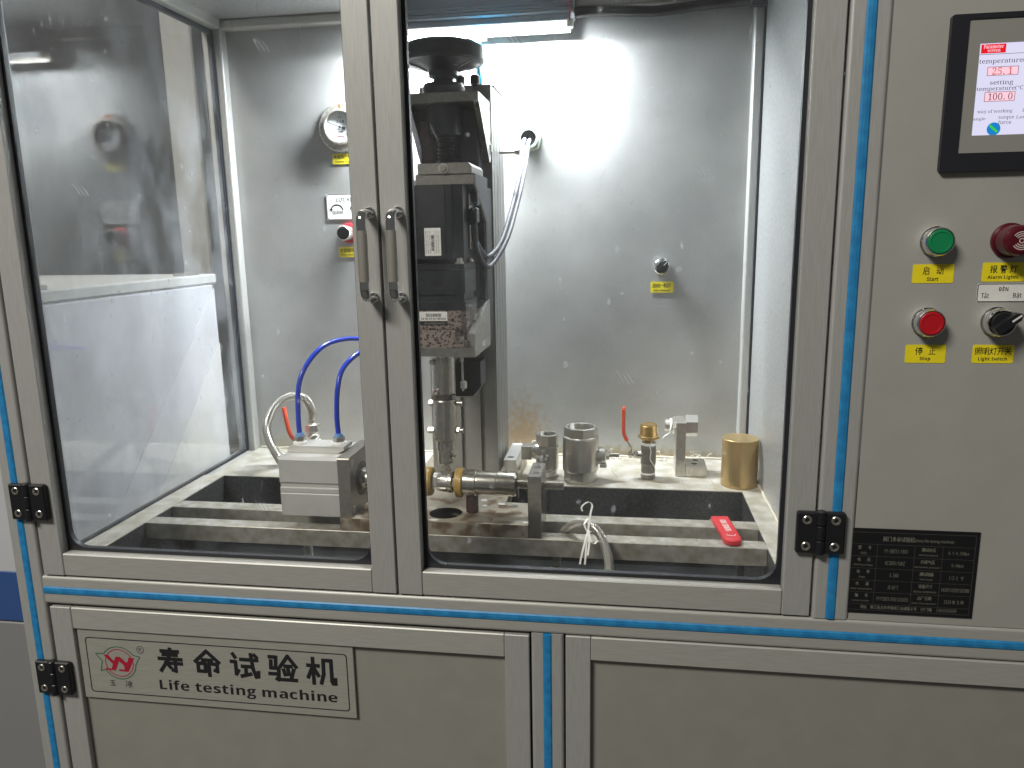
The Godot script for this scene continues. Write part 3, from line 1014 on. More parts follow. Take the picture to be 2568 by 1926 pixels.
	yellow_sticker("release_label", 862, 358.5, z, "启动-松开", 6.8, "Start-Release", 31, "yellow sticker under the small rotary switch on right of back wall", 1.06)
	o = sticker("force_sticker", 204, 496, 286, 546, z, "white_label", "white sticker with two curved arrows above the red-ringed knob")
	s = mb()
	ring(s, rrect(204.3, 496.3, 285.7, 545.7, 6, 5), rrect(205.2, 497.2, 284.8, 544.8, 5.2, 5), z + 0.35, z + 0.5)
	words(s, "LỰC KẸP", Vector3(245, 534, z + 0.45), 40, 9.5)
	words(s, "GIẢM", Vector3(226.5, 511.5, z + 0.45), 21, 9)
	words(s, "TĂNG", Vector3(264.5, 511.5, z + 0.45), 21, 8.5)
	for k in 2:
		var cx := 225.5 + k * 39.5
		var a := []
		for i in 13:
			var t := deg_to_rad(lerpf(175, 5, i / 12.0))
			a.append(Vector2(cx + cos(t) * 12, 515 + sin(t) * 10))
		stroke(s, a, Vector3(0, 0, z + 0.45), 2.2)
		var tip: Vector2 = a[0] if k == 0 else a[-1]
		fan(s, [Vector3(tip.x - 3.4, tip.y + 1.5, z + 0.6), Vector3(tip.x + 3.4, tip.y + 1.5, z + 0.6), Vector3(tip.x, tip.y - 4, z + 0.6)], Vector3(0, 0, 1))
	obj("lettering", s, M["ink"], o)

# ---------------------------------------------------------------- devices on the panel and the back wall
func button_ring(o: Node3D, c: Vector3, r: float, h: float) -> void:
	var s := mb()
	lathe(s, c, Vector3(0, 0, 1), [Vector2(r + 1.2, 0), Vector2(r + 1.2, 2), Vector2(r, 3.2), Vector2(r, h - 1.4), Vector2(r - 0.8, h), Vector2(r - 1.6, h - 0.2), Vector2(r - 1.9, h - 4)], 40)
	obj("ring", s, M["chrome"], o)

func push_button(x: float, y: float, m: String, label: String) -> void:
	var o := thing("push_button", Vector3(x, y, -1.5), label, "push button", "push buttons on the control panel")
	var c := Vector3(x, y, -1.5)
	button_ring(o, c, 14.2, 15)
	var s := mb()
	lathe(s, c, Vector3(0, 0, 1), [Vector2(12.2, 6), Vector2(12.2, 14.4), Vector2(11.4, 15.2), Vector2(9.4, 15.3), Vector2(9.0, 14.8), Vector2(0, 14.8)], 40)
	obj("cap", s, M[m], o)

func rotary_switch(called: String, c: Vector3, r: float, h: float, turn: float, label: String) -> void:
	var o := thing(called, c, label, "switch")
	button_ring(o, c, r, h * 0.55)
	var s := mb()
	lathe(s, c, Vector3(0, 0, 1), [Vector2(r - 2.9, 2), Vector2(r - 2.9, h * 0.6), Vector2(r - 3.8, h * 0.66), Vector2(0, h * 0.66)], 36)
	obj("base", s, M["black_plastic"], o)
	s = mb()
	var a := Vector2(cos(turn), sin(turn))
	var b := Vector2(-a.y, a.x)
	var poly := []
	for p in [Vector2(-r * 0.88, -r * 0.30), Vector2(r * 0.8, -r * 0.30), Vector2(r * 1.12, -r * 0.1), Vector2(r * 1.12, r * 0.1), Vector2(r * 0.8, r * 0.30), Vector2(-r * 0.88, r * 0.30)]:
		poly.append(Vector2(c.x, c.y) + a * p.x + b * p.y)
	extrude(s, poly, "z", c.z + h * 0.5, c.z + h)
	obj("lever", s, M["black_plastic"], o)
	s = mb()
	var q0 := Vector2(c.x, c.y) + a * r * 0.35
	var q1 := Vector2(c.x, c.y) + a * r * 1.0
	stroke(s, [q0, q1], Vector3(0, 0, c.z + h + 0.1), r * 0.13)
	obj("pointer_line", s, M["white_label"], o)

func build_devices() -> void:
	push_button(1107.5, 445.5, "button_green", "green round push button with polished metal ring, upper left on control panel")
	push_button(1106, 362.5, "button_red", "red round push button with polished metal ring above the Stop sticker")
	rotary_switch("rotary_switch", Vector3(1173, 363, -1.5), 14.2, 27, deg_to_rad(38), "large black rotary switch with slanted lever on control panel")
	rotary_switch("small_rotary_switch", Vector3(861, 397, -625), 13.5, 22, deg_to_rad(48), "small black rotary switch with chrome ring on back wall")
	# alarm lamp
	var c := Vector3(1177, 445.5, -1.5)
	var o := thing("alarm_lamp", c, "dark red round alarm lamp with sound-wave symbol", "alarm lamp")
	var s := mb()
	lathe(s, c, Vector3(0, 0, 1), [Vector2(17.5, 0), Vector2(17.5, 3), Vector2(15.6, 4), Vector2(15.2, 22), Vector2(13.6, 25.4), Vector2(11, 26.4), Vector2(0, 26.6)], 44)
	obj("lens", s, M["alarm_red"], o)
	s = mb()
	var z := c.z + 26.7
	for r in [2.2, 4.6, 6.6, 8.6]:
		for k in ([0] if r < 3 else [-1, 1]):
			var a := []
			var half := PI if r < 3 else 0.95
			for i in 13:
				var t: float = k * PI / 2 + lerpf(-half, half, i / 12.0)
				a.append(Vector2(c.x + cos(t) * r, c.y + sin(t) * r))
			stroke(s, a, Vector3(0, 0, z), 0.9)
	obj("symbol", s, M["alarm_ink"], o)
	# touch screen
	o = thing("touch_screen", Vector3(1204, 514, -1.5), "black framed touch screen with lit white page of parameters", "touch screen")
	s = mb()
	ring(s, rrect(1103, 514, 1306, 661, 2.5, 4), rrect(1119, 531.5, 1290, 656, 1, 4), -1.5, 4.5)
	obj("frame", s, M["rubber"], o)
	s = mb()
	ring(s, rrect(1119.2, 531.7, 1289.8, 655.8, 1, 4), rrect(1130.6, 548.2, 1284.6, 633.8, 0.6, 4), -1.4, 3.4)
	obj("bezel", s, M["bezel_grey"], o)
	s = mb()
	bx(s, 1130.8, 548.4, -1, 1284.4, 633.6, 2.2)
	obj("display", s, M["screen_white"], o)
	z = 2.4
	s = mb()
	bx(s, 1132.2, 624.6, 2.2, 1154.4, 632.8, 2.4)
	obj("red_tab", s, M["screen_red"], o)
	s = mb()
	words(s, "Parameter", Vector3(1143.3, 630.6, 2.5), 18, 3.4, "Droid Serif", true)
	words(s, "screen", Vector3(1143.8, 626.8, 2.5), 11.5, 2.2, "Droid Serif", true)
	obj("tab_lettering", s, M["screen_pink"], o)
	s = mb()
	for b in [[1139.6, 603.8, 1167.6, 612.0], [1139.2, 579.8, 1166.8, 588.8]]:
		bx(s, b[0], b[1], 2.2, b[2], b[3], 2.35)
	obj("value_field", s, M["screen_pink"], o)
	s = mb()
	for b in [[1139.6, 603.8, 1167.6, 612.0], [1139.2, 579.8, 1166.8, 588.8]]:
		ring(s, rrect(b[0], b[1], b[2], b[3], 0.2, 1), rrect(b[0] + 0.4, b[1] + 0.4, b[2] - 0.4, b[3] - 0.4, 0.1, 1), 2.35, 2.5)
	rule(s, 1131, 623.6, 1284, 623.6, 2.4, 0.4)
	words(s, "temperature(°C)", Vector3(1156.5, 616.8, z), 50, 5.4, "Droid Serif")
	words(s, "setting", Vector3(1153.6, 596.9, z), 21, 5.2, "Droid Serif")
	words(s, "temperature(°C)", Vector3(1153.5, 591.4, z), 44, 4.8, "Droid Serif")
	words(s, "100. 0", Vector3(1153.5, 584.3, 2.55), 22, 6.4, "Droid Serif")
	words(s, "way of working", Vector3(1150, 570.3, z), 32, 4.0, "Droid Serif")
	words(s, "Running", Vector3(1184, 570.3, z), 18, 4.0, "Droid Serif")
	words(s, "angle", Vector3(1136.6, 563.6, z), 11, 3.4, "Droid Serif")
	words(s, "torque", Vector3(1161, 564.2, z), 14, 3.6, "Droid Serif")
	words(s, "force", Vector3(1160, 560.0, z), 12, 3.4, "Droid Serif")
	words(s, "Length", Vector3(1178, 564.0, z), 16, 3.6, "Droid Serif")
	obj("lettering", s, M["screen_ink"], o)
	s = mb()
	words(s, "25. 1", Vector3(1153, 608, 2.55), 18, 6.6, "Droid Serif")
	obj("red_reading", s, M["screen_red_ink"], o)
	s = mb()
	lathe(s, Vector3(1150.5, 554, 2.2), Vector3(0, 0, 1), [Vector2(6.2, 0), Vector2(6.2, 0.3), Vector2(0, 0.3)], 32)
	var icon := obj("icon", s, M["screen_blue"], o)
	s = mb()
	stroke(s, [Vector2(1147, 557), Vector2(1153.5, 551.5)], Vector3(0, 0, 2.6), 2.0)
	obj("icon_needle", s, M["screen_green"], icon)
	# pressure gauge
	c = Vector3(246, 670.5, -625)
	o = thing("pressure_gauge", c, "round chrome pressure gauge with white dial, on the back wall", "gauge")
	s = mb()
	lathe(s, c, Vector3(0, 0, 1), [Vector2(46, 0), Vector2(46, 3), Vector2(44.5, 4.2), Vector2(33, 5), Vector2(33, 15), Vector2(31.5, 17), Vector2(29, 17.2), Vector2(28.4, 12)], 56)
	obj("flange", s, M["gauge_chrome"], o)
	s = mb()
	lathe(s, c, Vector3(0, 0, 1), [Vector2(28.6, 10), Vector2(28.6, 11.5), Vector2(0, 11.5)], 48)
	obj("dial", s, M["gauge_face"], o)
	s = mb()
	z = c.z + 11.7
	for i in 33:
		var t := deg_to_rad(225 - 270.0 * i / 32)
		var r0 := 22.5 if i % 8 == 0 else 24.6
		stroke(s, [Vector2(c.x + cos(t) * r0, c.y + sin(t) * r0), Vector2(c.x + cos(t) * 27, c.y + sin(t) * 27)], Vector3(0, 0, z), 0.9 if i % 8 == 0 else 0.5)
	words(s, "0.8", Vector3(c.x, c.y + 18.5, z), 6.5, 4.6)
	words(s, "0", Vector3(c.x - 15.5, c.y - 14, z), 3, 4.6)
	words(s, "1.6", Vector3(c.x + 15, c.y - 14, z), 6.5, 4.6)
	hanzi(s, "压力表", Vector3(c.x + 1, c.y + 10, z), 5.6, Vector2(4.4, 5), 0.5)
	words(s, "MPa", Vector3(c.x, c.y - 9, z), 8, 4)
	words(s, "000000000", Vector3(c.x, c.y - 22.5, z), 22, 2.4)
	obj("scale", s, M["ink"], o)
	s = mb()
	words(s, "MMMM", Vector3(c.x, c.y - 17.5, z), 14, 2.6, "Droid Sans", true)
	obj("maker_mark", s, M["ink_red"], o)
	s = mb()
	var nd := Vector2(cos(deg_to_rad(160)), sin(deg_to_rad(160)))
	stroke(s, [Vector2(c.x, c.y) - nd * 8, Vector2(c.x, c.y) + nd * 22], Vector3(0, 0, z + 1), 1.1)
	stroke(s, [Vector2(c.x, c.y) - nd * 6, Vector2(c.x, c.y) - nd * 9.5], Vector3(0, 0, z + 1), 5.5)
	cyl(s, Vector3(c.x, c.y, z), Vector3(c.x, c.y, z + 2), 2, 14)
	obj("needle", s, M["ink"], o)
	s = mb()
	lathe(s, c, Vector3(0, 0, 1), [Vector2(28.9, 16), Vector2(0, 16)], 48)
	obj("lens", s, M["glass"], o)
	s = mb()
	bx(s, c.x - 3, c.y + 34, c.z + 4.3, c.x + 2, c.y + 43, c.z + 5.2, 0.4)
	obj("paint_mark", s, M["orange_vinyl"], o)
	# pressure regulator knob with red ring
	c = Vector3(249, 470, -625)
	o = thing("regulator_knob", c, "ribbed chrome regulator knob in a red ring on back wall", "knob")
	s = mb()
	lathe(s, c, Vector3(0, 0, 1), [Vector2(19.5, 0), Vector2(19.5, 4), Vector2(18, 8), Vector2(15.5, 9), Vector2(14, 9)], 28)
	obj("ring", s, M["red_vinyl"], o)
	s = mb()
	var prof := [Vector2(13.2, 5), Vector2(13.2, 20)]
	lathe(s, c, Vector3(0, 0, 1), prof, 36)
	for k in 24:
		var t := TAU * k / 24
		var p := c + Vector3(cos(t) * 13.2, sin(t) * 13.2, 20)
		cyl(s, p, p + Vector3(0, 0, 16), 1.5, 8)
	lathe(s, c, Vector3(0, 0, 1), [Vector2(13.6, 20), Vector2(13.6, 35), Vector2(12.6, 36.2), Vector2(12.4, 36.2)], 36)
	obj("knob", s, M["nickel"], o)
	s = mb()
	lathe(s, c, Vector3(0, 0, 1), [Vector2(12.5, 34), Vector2(12.3, 36.4), Vector2(10, 36.8), Vector2(0, 36.8)], 32)
	obj("cap", s, M["black_plastic"], o)
	# cable gland
	c = Vector3(612, 637, -625)
	o = thing("cable_gland", c, "pale green hexagonal cable gland on the back wall", "cable gland")
	s = mb()
	hexn(s, c, c + Vector3(0, 0, 14), 26, 15, 10, 6, 1.5, 0.26)
	obj("nut", s, M["pale_green_plastic"], o)
	s = mb()
	lathe(s, c, Vector3(0, 0, 1), [Vector2(19.5, 14), Vector2(19.5, 17), Vector2(18, 18.6), Vector2(14.6, 18.6), Vector2(14, 12)], 30)
	obj("collar", s, M["pale_green_plastic"], o)
	s = mb()
	lathe(s, c, Vector3(0, 0, 1), [Vector2(14.4, 14.2), Vector2(0, 14.2)], 24)
	obj("hole", s, M["rubber"], o)
	# cables from the gland to the motor
	var paths := [
		[Vector3(605, 636, -613), Vector3(604, 626, -596), Vector3(606, 594, -560), Vector3(606, 560, -520), Vector3(601, 496, -440), Vector3(595, 449, -370), Vector3(583, 428, -320), Vector3(575, 443, -290), Vector3(569, 466, -278), Vector3(570, 488, -266)],
		[Vector3(614, 634, -613), Vector3(613, 624, -596), Vector3(614, 594, -562), Vector3(613, 560, -524), Vector3(608, 496, -446), Vector3(602, 449, -378), Vector3(588, 415, -320), Vector3(580, 420, -292), Vector3(574, 445, -276), Vector3(574, 478, -264)]]
	for k in 2:
		o = thing("motor_cable", paths[k][0], ["grey cable from the gland to the motor, the upper of the two loops", "grey cable from the gland to the motor, hanging lowest in its loop"][k], "cable", "cables of the motor")
		s = mb()
		tube(s, smooth_path(paths[k], 10), 3.7, 12)
		obj("sheath", s, M["grey_cable"], o)
	# lamp
	o = thing("light_fixture", Vector3(515, 838, -590), "long ribbed grey lamp housing over the lit white tube at the chamber top", "lamp")
	s = mb()
	var f := [Vector2(-622, 837), Vector2(-562, 837), Vector2(-559, 840), Vector2(-561, 842), Vector2(-559, 845), Vector2(-561, 847), Vector2(-559, 850), Vector2(-561, 852), Vector2(-559, 855), Vector2(-561, 857), Vector2(-561, 873), Vector2(-622, 873)]
	extrude(s, f, "x", 332, 699)
	obj("housing", s, M["lamp_grey"], o)
	s = mb()
	bx(s, 336, 826, -587, 692, 836.8, -564, 1)
	obj("lamp_holder", s, M["lamp_grey"], o)
	s = mb()
	bx(s, 336, 811, -590, 692, 836.6, -587.4, 0.5)
	obj("rear_lip", s, M["dark_steel"], o)
	s = mb()
	tube(s, [Vector3(338, 821, -570), Vector3(520, 821, -570), Vector3(687, 821, -570)], 4.0, 14)
	obj("lamp_tube", s, M["led"], o)
	for x in [[330.0, 338.0], [687.0, 698.0]]:
		s = mb()
		bx(s, x[0], 814, -578, x[1], 828, -562, 1.5)
		obj("end_cap", s, M["white_plastic"], o)
	s = mb()
	tube(s, smooth_path([Vector3(692, 873, -559), Vector3(692, 856, -557), Vector3(693, 836, -558), Vector3(692, 824, -562)], 6), 1.1, 8)
	obj("wire", s, M["red_vinyl"], o)
	var a := AreaLight3D.new()
	a.name = "lamp_light"
	a.area_size = Vector2(0.34, 0.010)
	a.position = (Vector3(513, 816, -570) - org) * U
	a.rotation_degrees = Vector3(-58, 0, 0)
	a.light_color = Color(0.95, 0.98, 1.0)
	a.light_energy = LED_ENERGY
	a.shadow_enabled = true
	o.add_child(a)
	# corrugated conduit from the lamp to the corner
	o = thing("corrugated_conduit", Vector3(860, 842, -605), "black corrugated conduit sagging under the top beam, right of the lamp", "conduit")
	s = mb()
	var tp := smooth_path([Vector3(700, 846, -604), Vector3(746, 847, -603), Vector3(803, 843, -602), Vector3(840, 841, -601), Vector3(880, 843, -601), Vector3(930, 847, -601), Vector3(986, 849, -601), Vector3(1006, 849, -601)], 16)
	tube(s, tp, 8.2, 14, 1.4, 2)
	obj("hose", s, M["black_plastic"], o)
	s = mb()
	bx(s, 1000, 838, -606, 1027, 862, -588, 2)
	obj("end_box", s, M["black_plastic"], o)

# ---------------------------------------------------------------- the drive column
func braid(parent: Node3D, called: String, pts: Array, r: float) -> void:
	# stainless braided hose: an inner tube wrapped by crossing wires
	var fine := smooth_path(pts, 20)
	var s := mb()
	tube(s, fine, r, 14)
	obj(called, s, M["worn_steel"], parent)
	var length := 0.0
	var acc := [0.0]
	for i in fine.size() - 1:
		length += (fine[i + 1] - fine[i]).length()
		acc.append(length)
	s = mb()
	for w in 20:
		var dir := 1.0 if w % 2 == 0 else -1.0
		var path := []
		var u := Vector3.ZERO
		for i in fine.size():
			var t: Vector3 = (fine[mini(i + 1, fine.size() - 1)] - fine[maxi(i - 1, 0)]).normalized()
			if u == Vector3.ZERO:
				u = t.cross(Vector3.UP if absf(t.y) < 0.9 else Vector3.RIGHT).normalized()
			u = (u - t * u.dot(t)).normalized()
			var v := t.cross(u)
			var ang: float = dir * acc[i] / (r * 1.0) + TAU * w / 20
			path.append(fine[i] + (u * cos(ang) + v * sin(ang)) * (r + 0.25))
		tube(s, path, 0.42, 4)
	var o := obj("braid_wires", s, M["nickel"], parent)
	o.set_meta("kind", "stuff")

func build_drive() -> void:
	# column
	var o := thing("slide_column", Vector3(516, 42, -480), "tall grooved aluminium slide column standing behind the motor", "column")
	var s := mb()
	var zf := -421.0
	var zb := -543.0
	var p := [Vector2(457, zf)]
	for gx in [482.0, 514.0, 549.0]:
		p.append_array([Vector2(gx - 4, zf), Vector2(gx - 4, zf - 9), Vector2(gx + 4, zf - 9), Vector2(gx + 4, zf)])
	p.append(Vector2(575, zf))
	for gz in [-440.0, -470.0, -500.0, -524.0]:
		p.append_array([Vector2(575, gz + 1.6), Vector2(572.5, gz + 1.6), Vector2(572.5, gz - 1.6), Vector2(575, gz - 1.6)])
	p.append_array([Vector2(575, zb), Vector2(457, zb)])
	extrude(s, p, "y", 42.3, 699)
	obj("profile", s, M["column_grey"], o)
	s = mb()
	bx(s, 455, 699.2, zb, 577, 702, zf - 24, 0.6)
	obj("end_plate", s, M["black_metal"], o)
	for x in [500.0, 524.0, 548.0]:
		s = mb()
		cyl(s, Vector3(x, 699, -428), Vector3(x, 716, -428), 8, 16, 3)
		obj("bumper", s, M["black_plastic"], o)
	for y in [601.0]:
		s = mb()
		cyl(s, Vector3(575, y, -500), Vector3(606, y, -500), 3, 12)
		cyl(s, Vector3(602, y, -500), Vector3(610, y, -500), 5.2, 14, 1)
		obj("stud", s, M["screw_steel"], o)
	s = mb()
	bx(s, 560, 593, -420.8, 576, 606, -410, 2)
	obj("clip", s, M["white_plastic"], o)
	# moving head: bracket, motor, gearbox, coupling, jack and handwheel
	o = thing("drive_head", Vector3(524, 110, -250), "vertical motor head with black handwheel, servo motor, rusty gearbox and steel coupling", "motor unit")
	s = mb()
	bx(s, 468, 288, -420.8, 573, 535, -345.5, 1)
	obj("slide_block", s, M["black_metal"], o)
	s = mb()
	bx(s, 466, 302.2, -345, 566.8, 546, -334, 0.6)
	obj("back_plate", s, M["dark_steel"], o)
	s = mb()
	extrude(s, [Vector2(-345, 302), Vector2(-220, 302), Vector2(-220, 321), Vector2(-328, 361), Vector2(-345, 361)], "x", 567, 579.5)
	cyl(s, Vector3(573, 330.5, -257), Vector3(573, 336.2, -258), 2.6, 12, 0.2)
	obj("gusset", s, M["steel"], o)
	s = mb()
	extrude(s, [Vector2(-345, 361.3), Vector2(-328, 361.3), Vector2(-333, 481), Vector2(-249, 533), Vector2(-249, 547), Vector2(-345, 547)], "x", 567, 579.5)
	obj("gusset_painted_shade", s, M["black_metal"], o)  # upper part of the same gusset, its shade put into the black colour
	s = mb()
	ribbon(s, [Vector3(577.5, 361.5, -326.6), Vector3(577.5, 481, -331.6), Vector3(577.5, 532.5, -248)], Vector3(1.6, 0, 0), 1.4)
	obj("painted_edge_glint", s, M["screw_steel"], o)  # added bright strip standing in for light along the gusset's front edge
	s = mb()
	bx(s, 466, 286.5, -345, 579.5, 301.8, -219, 0.8)
	obj("bottom_plate", s, M["steel"], o)
	s = mb()
	bx(s, 493, 532, -345, 579, 547, -246, 0.8)
	obj("top_plate", s, M["dark_steel"], o)
	s = mb()
	extrude(s, [Vector2(497, 547.3), Vector2(576, 547.3), Vector2(576, 557), Vector2(571, 562), Vector2(497, 562)], "z", -330, -244)
	obj("top_plate", s, M["dark_steel"], o)
	s = mb()
	lathe(s, Vector3(534.5, 554.5, -244), Vector3(0, 0, 1), [Vector2(7.5, 0), Vector2(7.5, 0.8), Vector2(4.4, 0.8)], 20)
	socket_screw(s, Vector3(534.5, 554.5, -243.5), Vector3(0, 0, 1), 4.6, 4.5)
	obj("screw", s, M["screw_steel"], o)
	# motor body
	var zc := -249.0
	var xc := 524.0
	var oct := func(h: float, ch: float) -> Array:
		return [Vector2(xc - h, zc + h - ch), Vector2(xc - h + ch, zc + h), Vector2(xc + h - ch, zc + h), Vector2(xc + h, zc + h - ch), Vector2(xc + h, zc - h + ch), Vector2(xc + h - ch, zc - h), Vector2(xc - h + ch, zc - h), Vector2(xc - h, zc - h + ch)]
	s = mb()
	extrude(s, oct.call(43.0, 12.0), "y", 428, 530)
	extrude(s, oct.call(36.0, 3.0), "y", 421, 428)
	extrude(s, oct.call(44.5, 4.0), "y", 413.5, 421)
	obj("motor", s, M["black_metal"], o)
	s = mb()
	bx(s, 543, 430, -206.5, 544.2, 529, -205.0)
	bx(s, 553, 430, -206.5, 554.2, 529, -205.2)
	bx(s, 481.5, 500, -206.3, 545, 501, -205.4)
	obj("motor_rib", s, M["black_metal"], o)
	for q in [Vector2(xc + 37, zc + 37), Vector2(xc - 37, zc + 37), Vector2(xc + 37, zc - 37)]:
		s = mb()
		cyl(s, Vector3(q.x, 420.8, q.y), Vector3(q.x, 424, q.y), 6.4, 16)
		socket_screw(s, Vector3(q.x, 423.5, q.y), Vector3.UP, 4.2, 6)
		obj("screw", s, M["screw_steel"], o)
	s = mb()
	extrude(s, oct.call(45.0, 5.0), "y", 379, 413)
	extrude(s, oct.call(42.0, 6.0), "y", 369, 379)
	extrude(s, oct.call(45.5, 3.5), "y", 356.2, 369)
	obj("adapter", s, M["black_metal"], o)
	s = mb()
	extrude(s, oct.call(45.0, 6.0), "y", 330, 356)
	extrude(s, oct.call(43.5, 14.0), "y", 312, 330)
	extrude(s, oct.call(45.5, 3.5), "y", 302.2, 312)
	obj("gearbox", s, M["rust_speckle"], o)
	s = mb()
	socket_screw(s, Vector3(560, 312, -214), Vector3.UP, 3.8, 6)
	obj("screw", s, M["screw_steel"], o)
	# its labels
	var zm := zc + 43.2
	s = mb()
	extrude(s, rrect(513.5, 433, 537, 471.5, 1.2, 3), "z", zm, zm + 0.3)
	obj("motor_label", s, M["white_label"], o)
	s = mb()
	for i in 7:
		var x := 515.5 + i * 3.0
		if i == 3:
			continue
		words(s, ["SERVO MOTOR 3000", "0123-4567-89", "AC 220V 4.0A 750W", "", "2.39Nm 3000rpm IP65", "S/N 202405", "CE  Made to order"][i], Vector3(x, 452, zm + 0.4), 31, 1.6, "Droid Sans", false, Vector3(0, -1, 0), Vector3(1, 0, 0))
	for i in 26:
		var w := 0.3 + 0.5 * rng.randf()
		bx(s, 523.0, 440 + i * 0.85, zm + 0.3, 527.0, 440 + i * 0.85 + w, zm + 0.4)
	obj("motor_print", s, M["ink"], o)
	zm = zc + 45.2
	s = mb()
	bx(s, 502, 341.5, zm, 543, 354.5, zm + 0.3)
	obj("gearbox_label", s, M["white_label"], o)
	s = mb()
	words(s, "HPX90-10-22-70-P2", Vector3(522.5, 344.5, zm + 0.4), 36, 3.0, "Droid Sans", true, Vector3(-1, 0, 0), Vector3(0, -1, 0))
	for i in 26:
		bx(s, 512 + i * 0.85, 347.2, zm + 0.3, 512 + i * 0.85 + 0.25 + 0.45 * rng.randf(), 352, zm + 0.4)
	obj("gearbox_print", s, M["ink"], o)
	s = mb()
	bx(s, 503, 335, zm, 543, 340.6, zm + 0.3)
	obj("gearbox_label", s, M["plate_black"], o)
	s = mb()
	words(s, "GEAR REDUCER", Vector3(524, 337.8, zm + 0.4), 30, 2.4, "Droid Sans", true, Vector3(-1, 0, 0), Vector3(0, -1, 0))
	obj("gearbox_print", s, M["plate_grey_ink"], o)
	# connectors
	s = mb()
	bx(s, 567, 497, -262, 571, 519, -246, 0.8)
	bx(s, 567, 440, -266, 570, 476, -252, 0.8)
	obj("connector_plate", s, M["worn_steel"], o)
	s = mb()
	bx(s, 567.2, 478, -274, 580, 500, -252, 2)
	bx(s, 567.2, 503, -282, 579, 528, -264, 2)
	obj("plug", s, M["black_plastic"], o)
	# output coupling, axis x = 524
	var ax := Vector3(524, 0, -246)
	s = mb()
	lathe(s, ax + Vector3(0, 156, 0), Vector3.UP, [Vector2(15, -1.5), Vector2(17, 0), Vector2(18, 1.5), Vector2(18, 61), Vector2(17, 62.5), Vector2(13, 62.5)], 36)
	obj("lower_coupling", s, M["worn_steel"], o)
	s = mb()
	lathe(s, ax + Vector3(0, 227, 0), Vector3.UP, [Vector2(13, 0), Vector2(17, 0), Vector2(18, 1.2), Vector2(18, 59.2)], 36)
	obj("upper_coupling", s, M["worn_steel"], o)
	s = mb()
	cyl(s, ax + Vector3(0, 218, 0), ax + Vector3(0, 227.2, 0), 16.6, 30, 1)
	obj("coupling_spider", s, M["grease"], o)
	s = mb()
	for k in 3:
		var t := TAU * k / 3 + 0.4
		bx(s, 524 + cos(t) * 15 - 5, 219, -246 + sin(t) * 15 - 3, 524 + cos(t) * 15 + 5, 226, -246 + sin(t) * 15 + 3, 0.5)
	obj("jaw", s, M["worn_steel"], o)
	for q in [[511.5, 277.0], [517.5, 233.0]]:
		s = mb()
		socket_screw(s, Vector3(q[0], q[1], -233 + (q[0] - 511.5) * 0.6), Vector3(-0.25, 0, 1).normalized(), 4.0, 4.5)
		obj("screw", s, M["screw_steel"], o)
	for q in [[212.0, 1], [169.5, 1], [212.0, -1], [169.5, -1]]:
		s = mb()
		var d: float = q[1]
		var b := Vector3(524 + d * 17.5, q[0], -246)
		if d > 0:
			cyl(s, b, b + Vector3(5, 0, 0), 2.2, 10)
			socket_screw(s, b + Vector3(2, 0, 0), Vector3(1, 0, 0), 3.8, 8.5)
			if q[0] < 200.0:
				hexn(s, b + Vector3(1, 0, 0), b + Vector3(5, 0, 0), 6)
		else:
			hexn(s, b, b + Vector3(-6 if q[0] > 200.0 else -9, 0, 0), 5.5)
			cyl(s, b, b + Vector3(-9 if q[0] > 200.0 else -10, 0, 0), 2.4, 10)
		obj("bolt", s, M["screw_steel"], o)
	s = mb()
	lathe(s, ax, Vector3.UP, [Vector2(11.5, 118), Vector2(12.5, 119.5), Vector2(12.5, 138), Vector2(14, 140), Vector2(14, 155)], 28)
	obj("socket", s, M["worn_steel"], o)
	s = mb()
	bx(s, 521.5, 119, -234.5, 533, 143, -232.4, 0.5)
	obj("socket_flat", s, M["dark_steel"], o)
	s = mb()
	socket_screw(s, Vector3(531, 125, -236), Vector3(0.75, 0.1, 0.6).normalized(), 2.8, 6)
	socket_screw(s, Vector3(535, 131, -240), Vector3(0.9, 0.1, 0.35).normalized(), 2.6, 6)
	obj("screw", s, M["screw_steel"], o)
	# limit block behind the coupling
	s = mb()
	extrude(s, [Vector2(527, 211), Vector2(557, 211), Vector2(570, 226), Vector2(570, 266), Vector2(527, 266)], "z", -345, -302)
	obj("limit_block", s, M["black_metal"], o)
	s = mb()
	bx(s, 527, 209, -410, 557, 225, -302.2, 0.6)
	obj("limit_bracket", s, M["worn_steel"], o)
	s = mb()
	cyl(s, Vector3(548, 272, -268), Vector3(548, 286, -268), 3, 12)
	cyl(s, Vector3(548.5, 226, -268), Vector3(548.5, 272, -268), 1.6, 10)
	cyl(s, Vector3(549.5, 229, -270), Vector3(549.5, 242, -270), 5, 14, 2)
	obj("limit_pin", s, M["white_plastic"], o)
	# upper bracket with its gussets and the hand-driven jack
	s = mb()
	bx(s, 459, 657, -420.6, 573.5, 671.5, -319, 0.8)
	obj("upper_plate", s, M["dark_steel"], o)
	for x in [[459.0, 467.0], [565.0, 573.8]]:
		s = mb()
		extrude(s, [Vector2(-320, 656.8), Vector2(-420.6, 656.8), Vector2(-420.6, 577), Vector2(-404, 577), Vector2(-331, 650)], "x", x[0], x[1])
		obj("upper_gusset", s, M["worn_steel"], o)
	var j := Vector3(514, 0, -352)
	s = mb()
	lathe(s, j, Vector3.UP, [Vector2(26, 612), Vector2(26, 656)], 30)
	lathe(s, j, Vector3.UP, [Vector2(27, 640), Vector2(27, 672), Vector2(32.5, 672), Vector2(32.5, 682), Vector2(30, 688), Vector2(16.5, 689), Vector2(15.5, 696), Vector2(23, 699), Vector2(23, 706)], 36)
	bx(s, 484, 580, -412, 546, 640, -378, 1.5)
	bx(s, 532, 562.4, -400, 562, 656, -372, 1.5)
	obj("jack_body", s, M["black_metal"], o)
	s = mb()
	bx(s, 477, 562.3, -352, 497, 634, -342, 0.8)
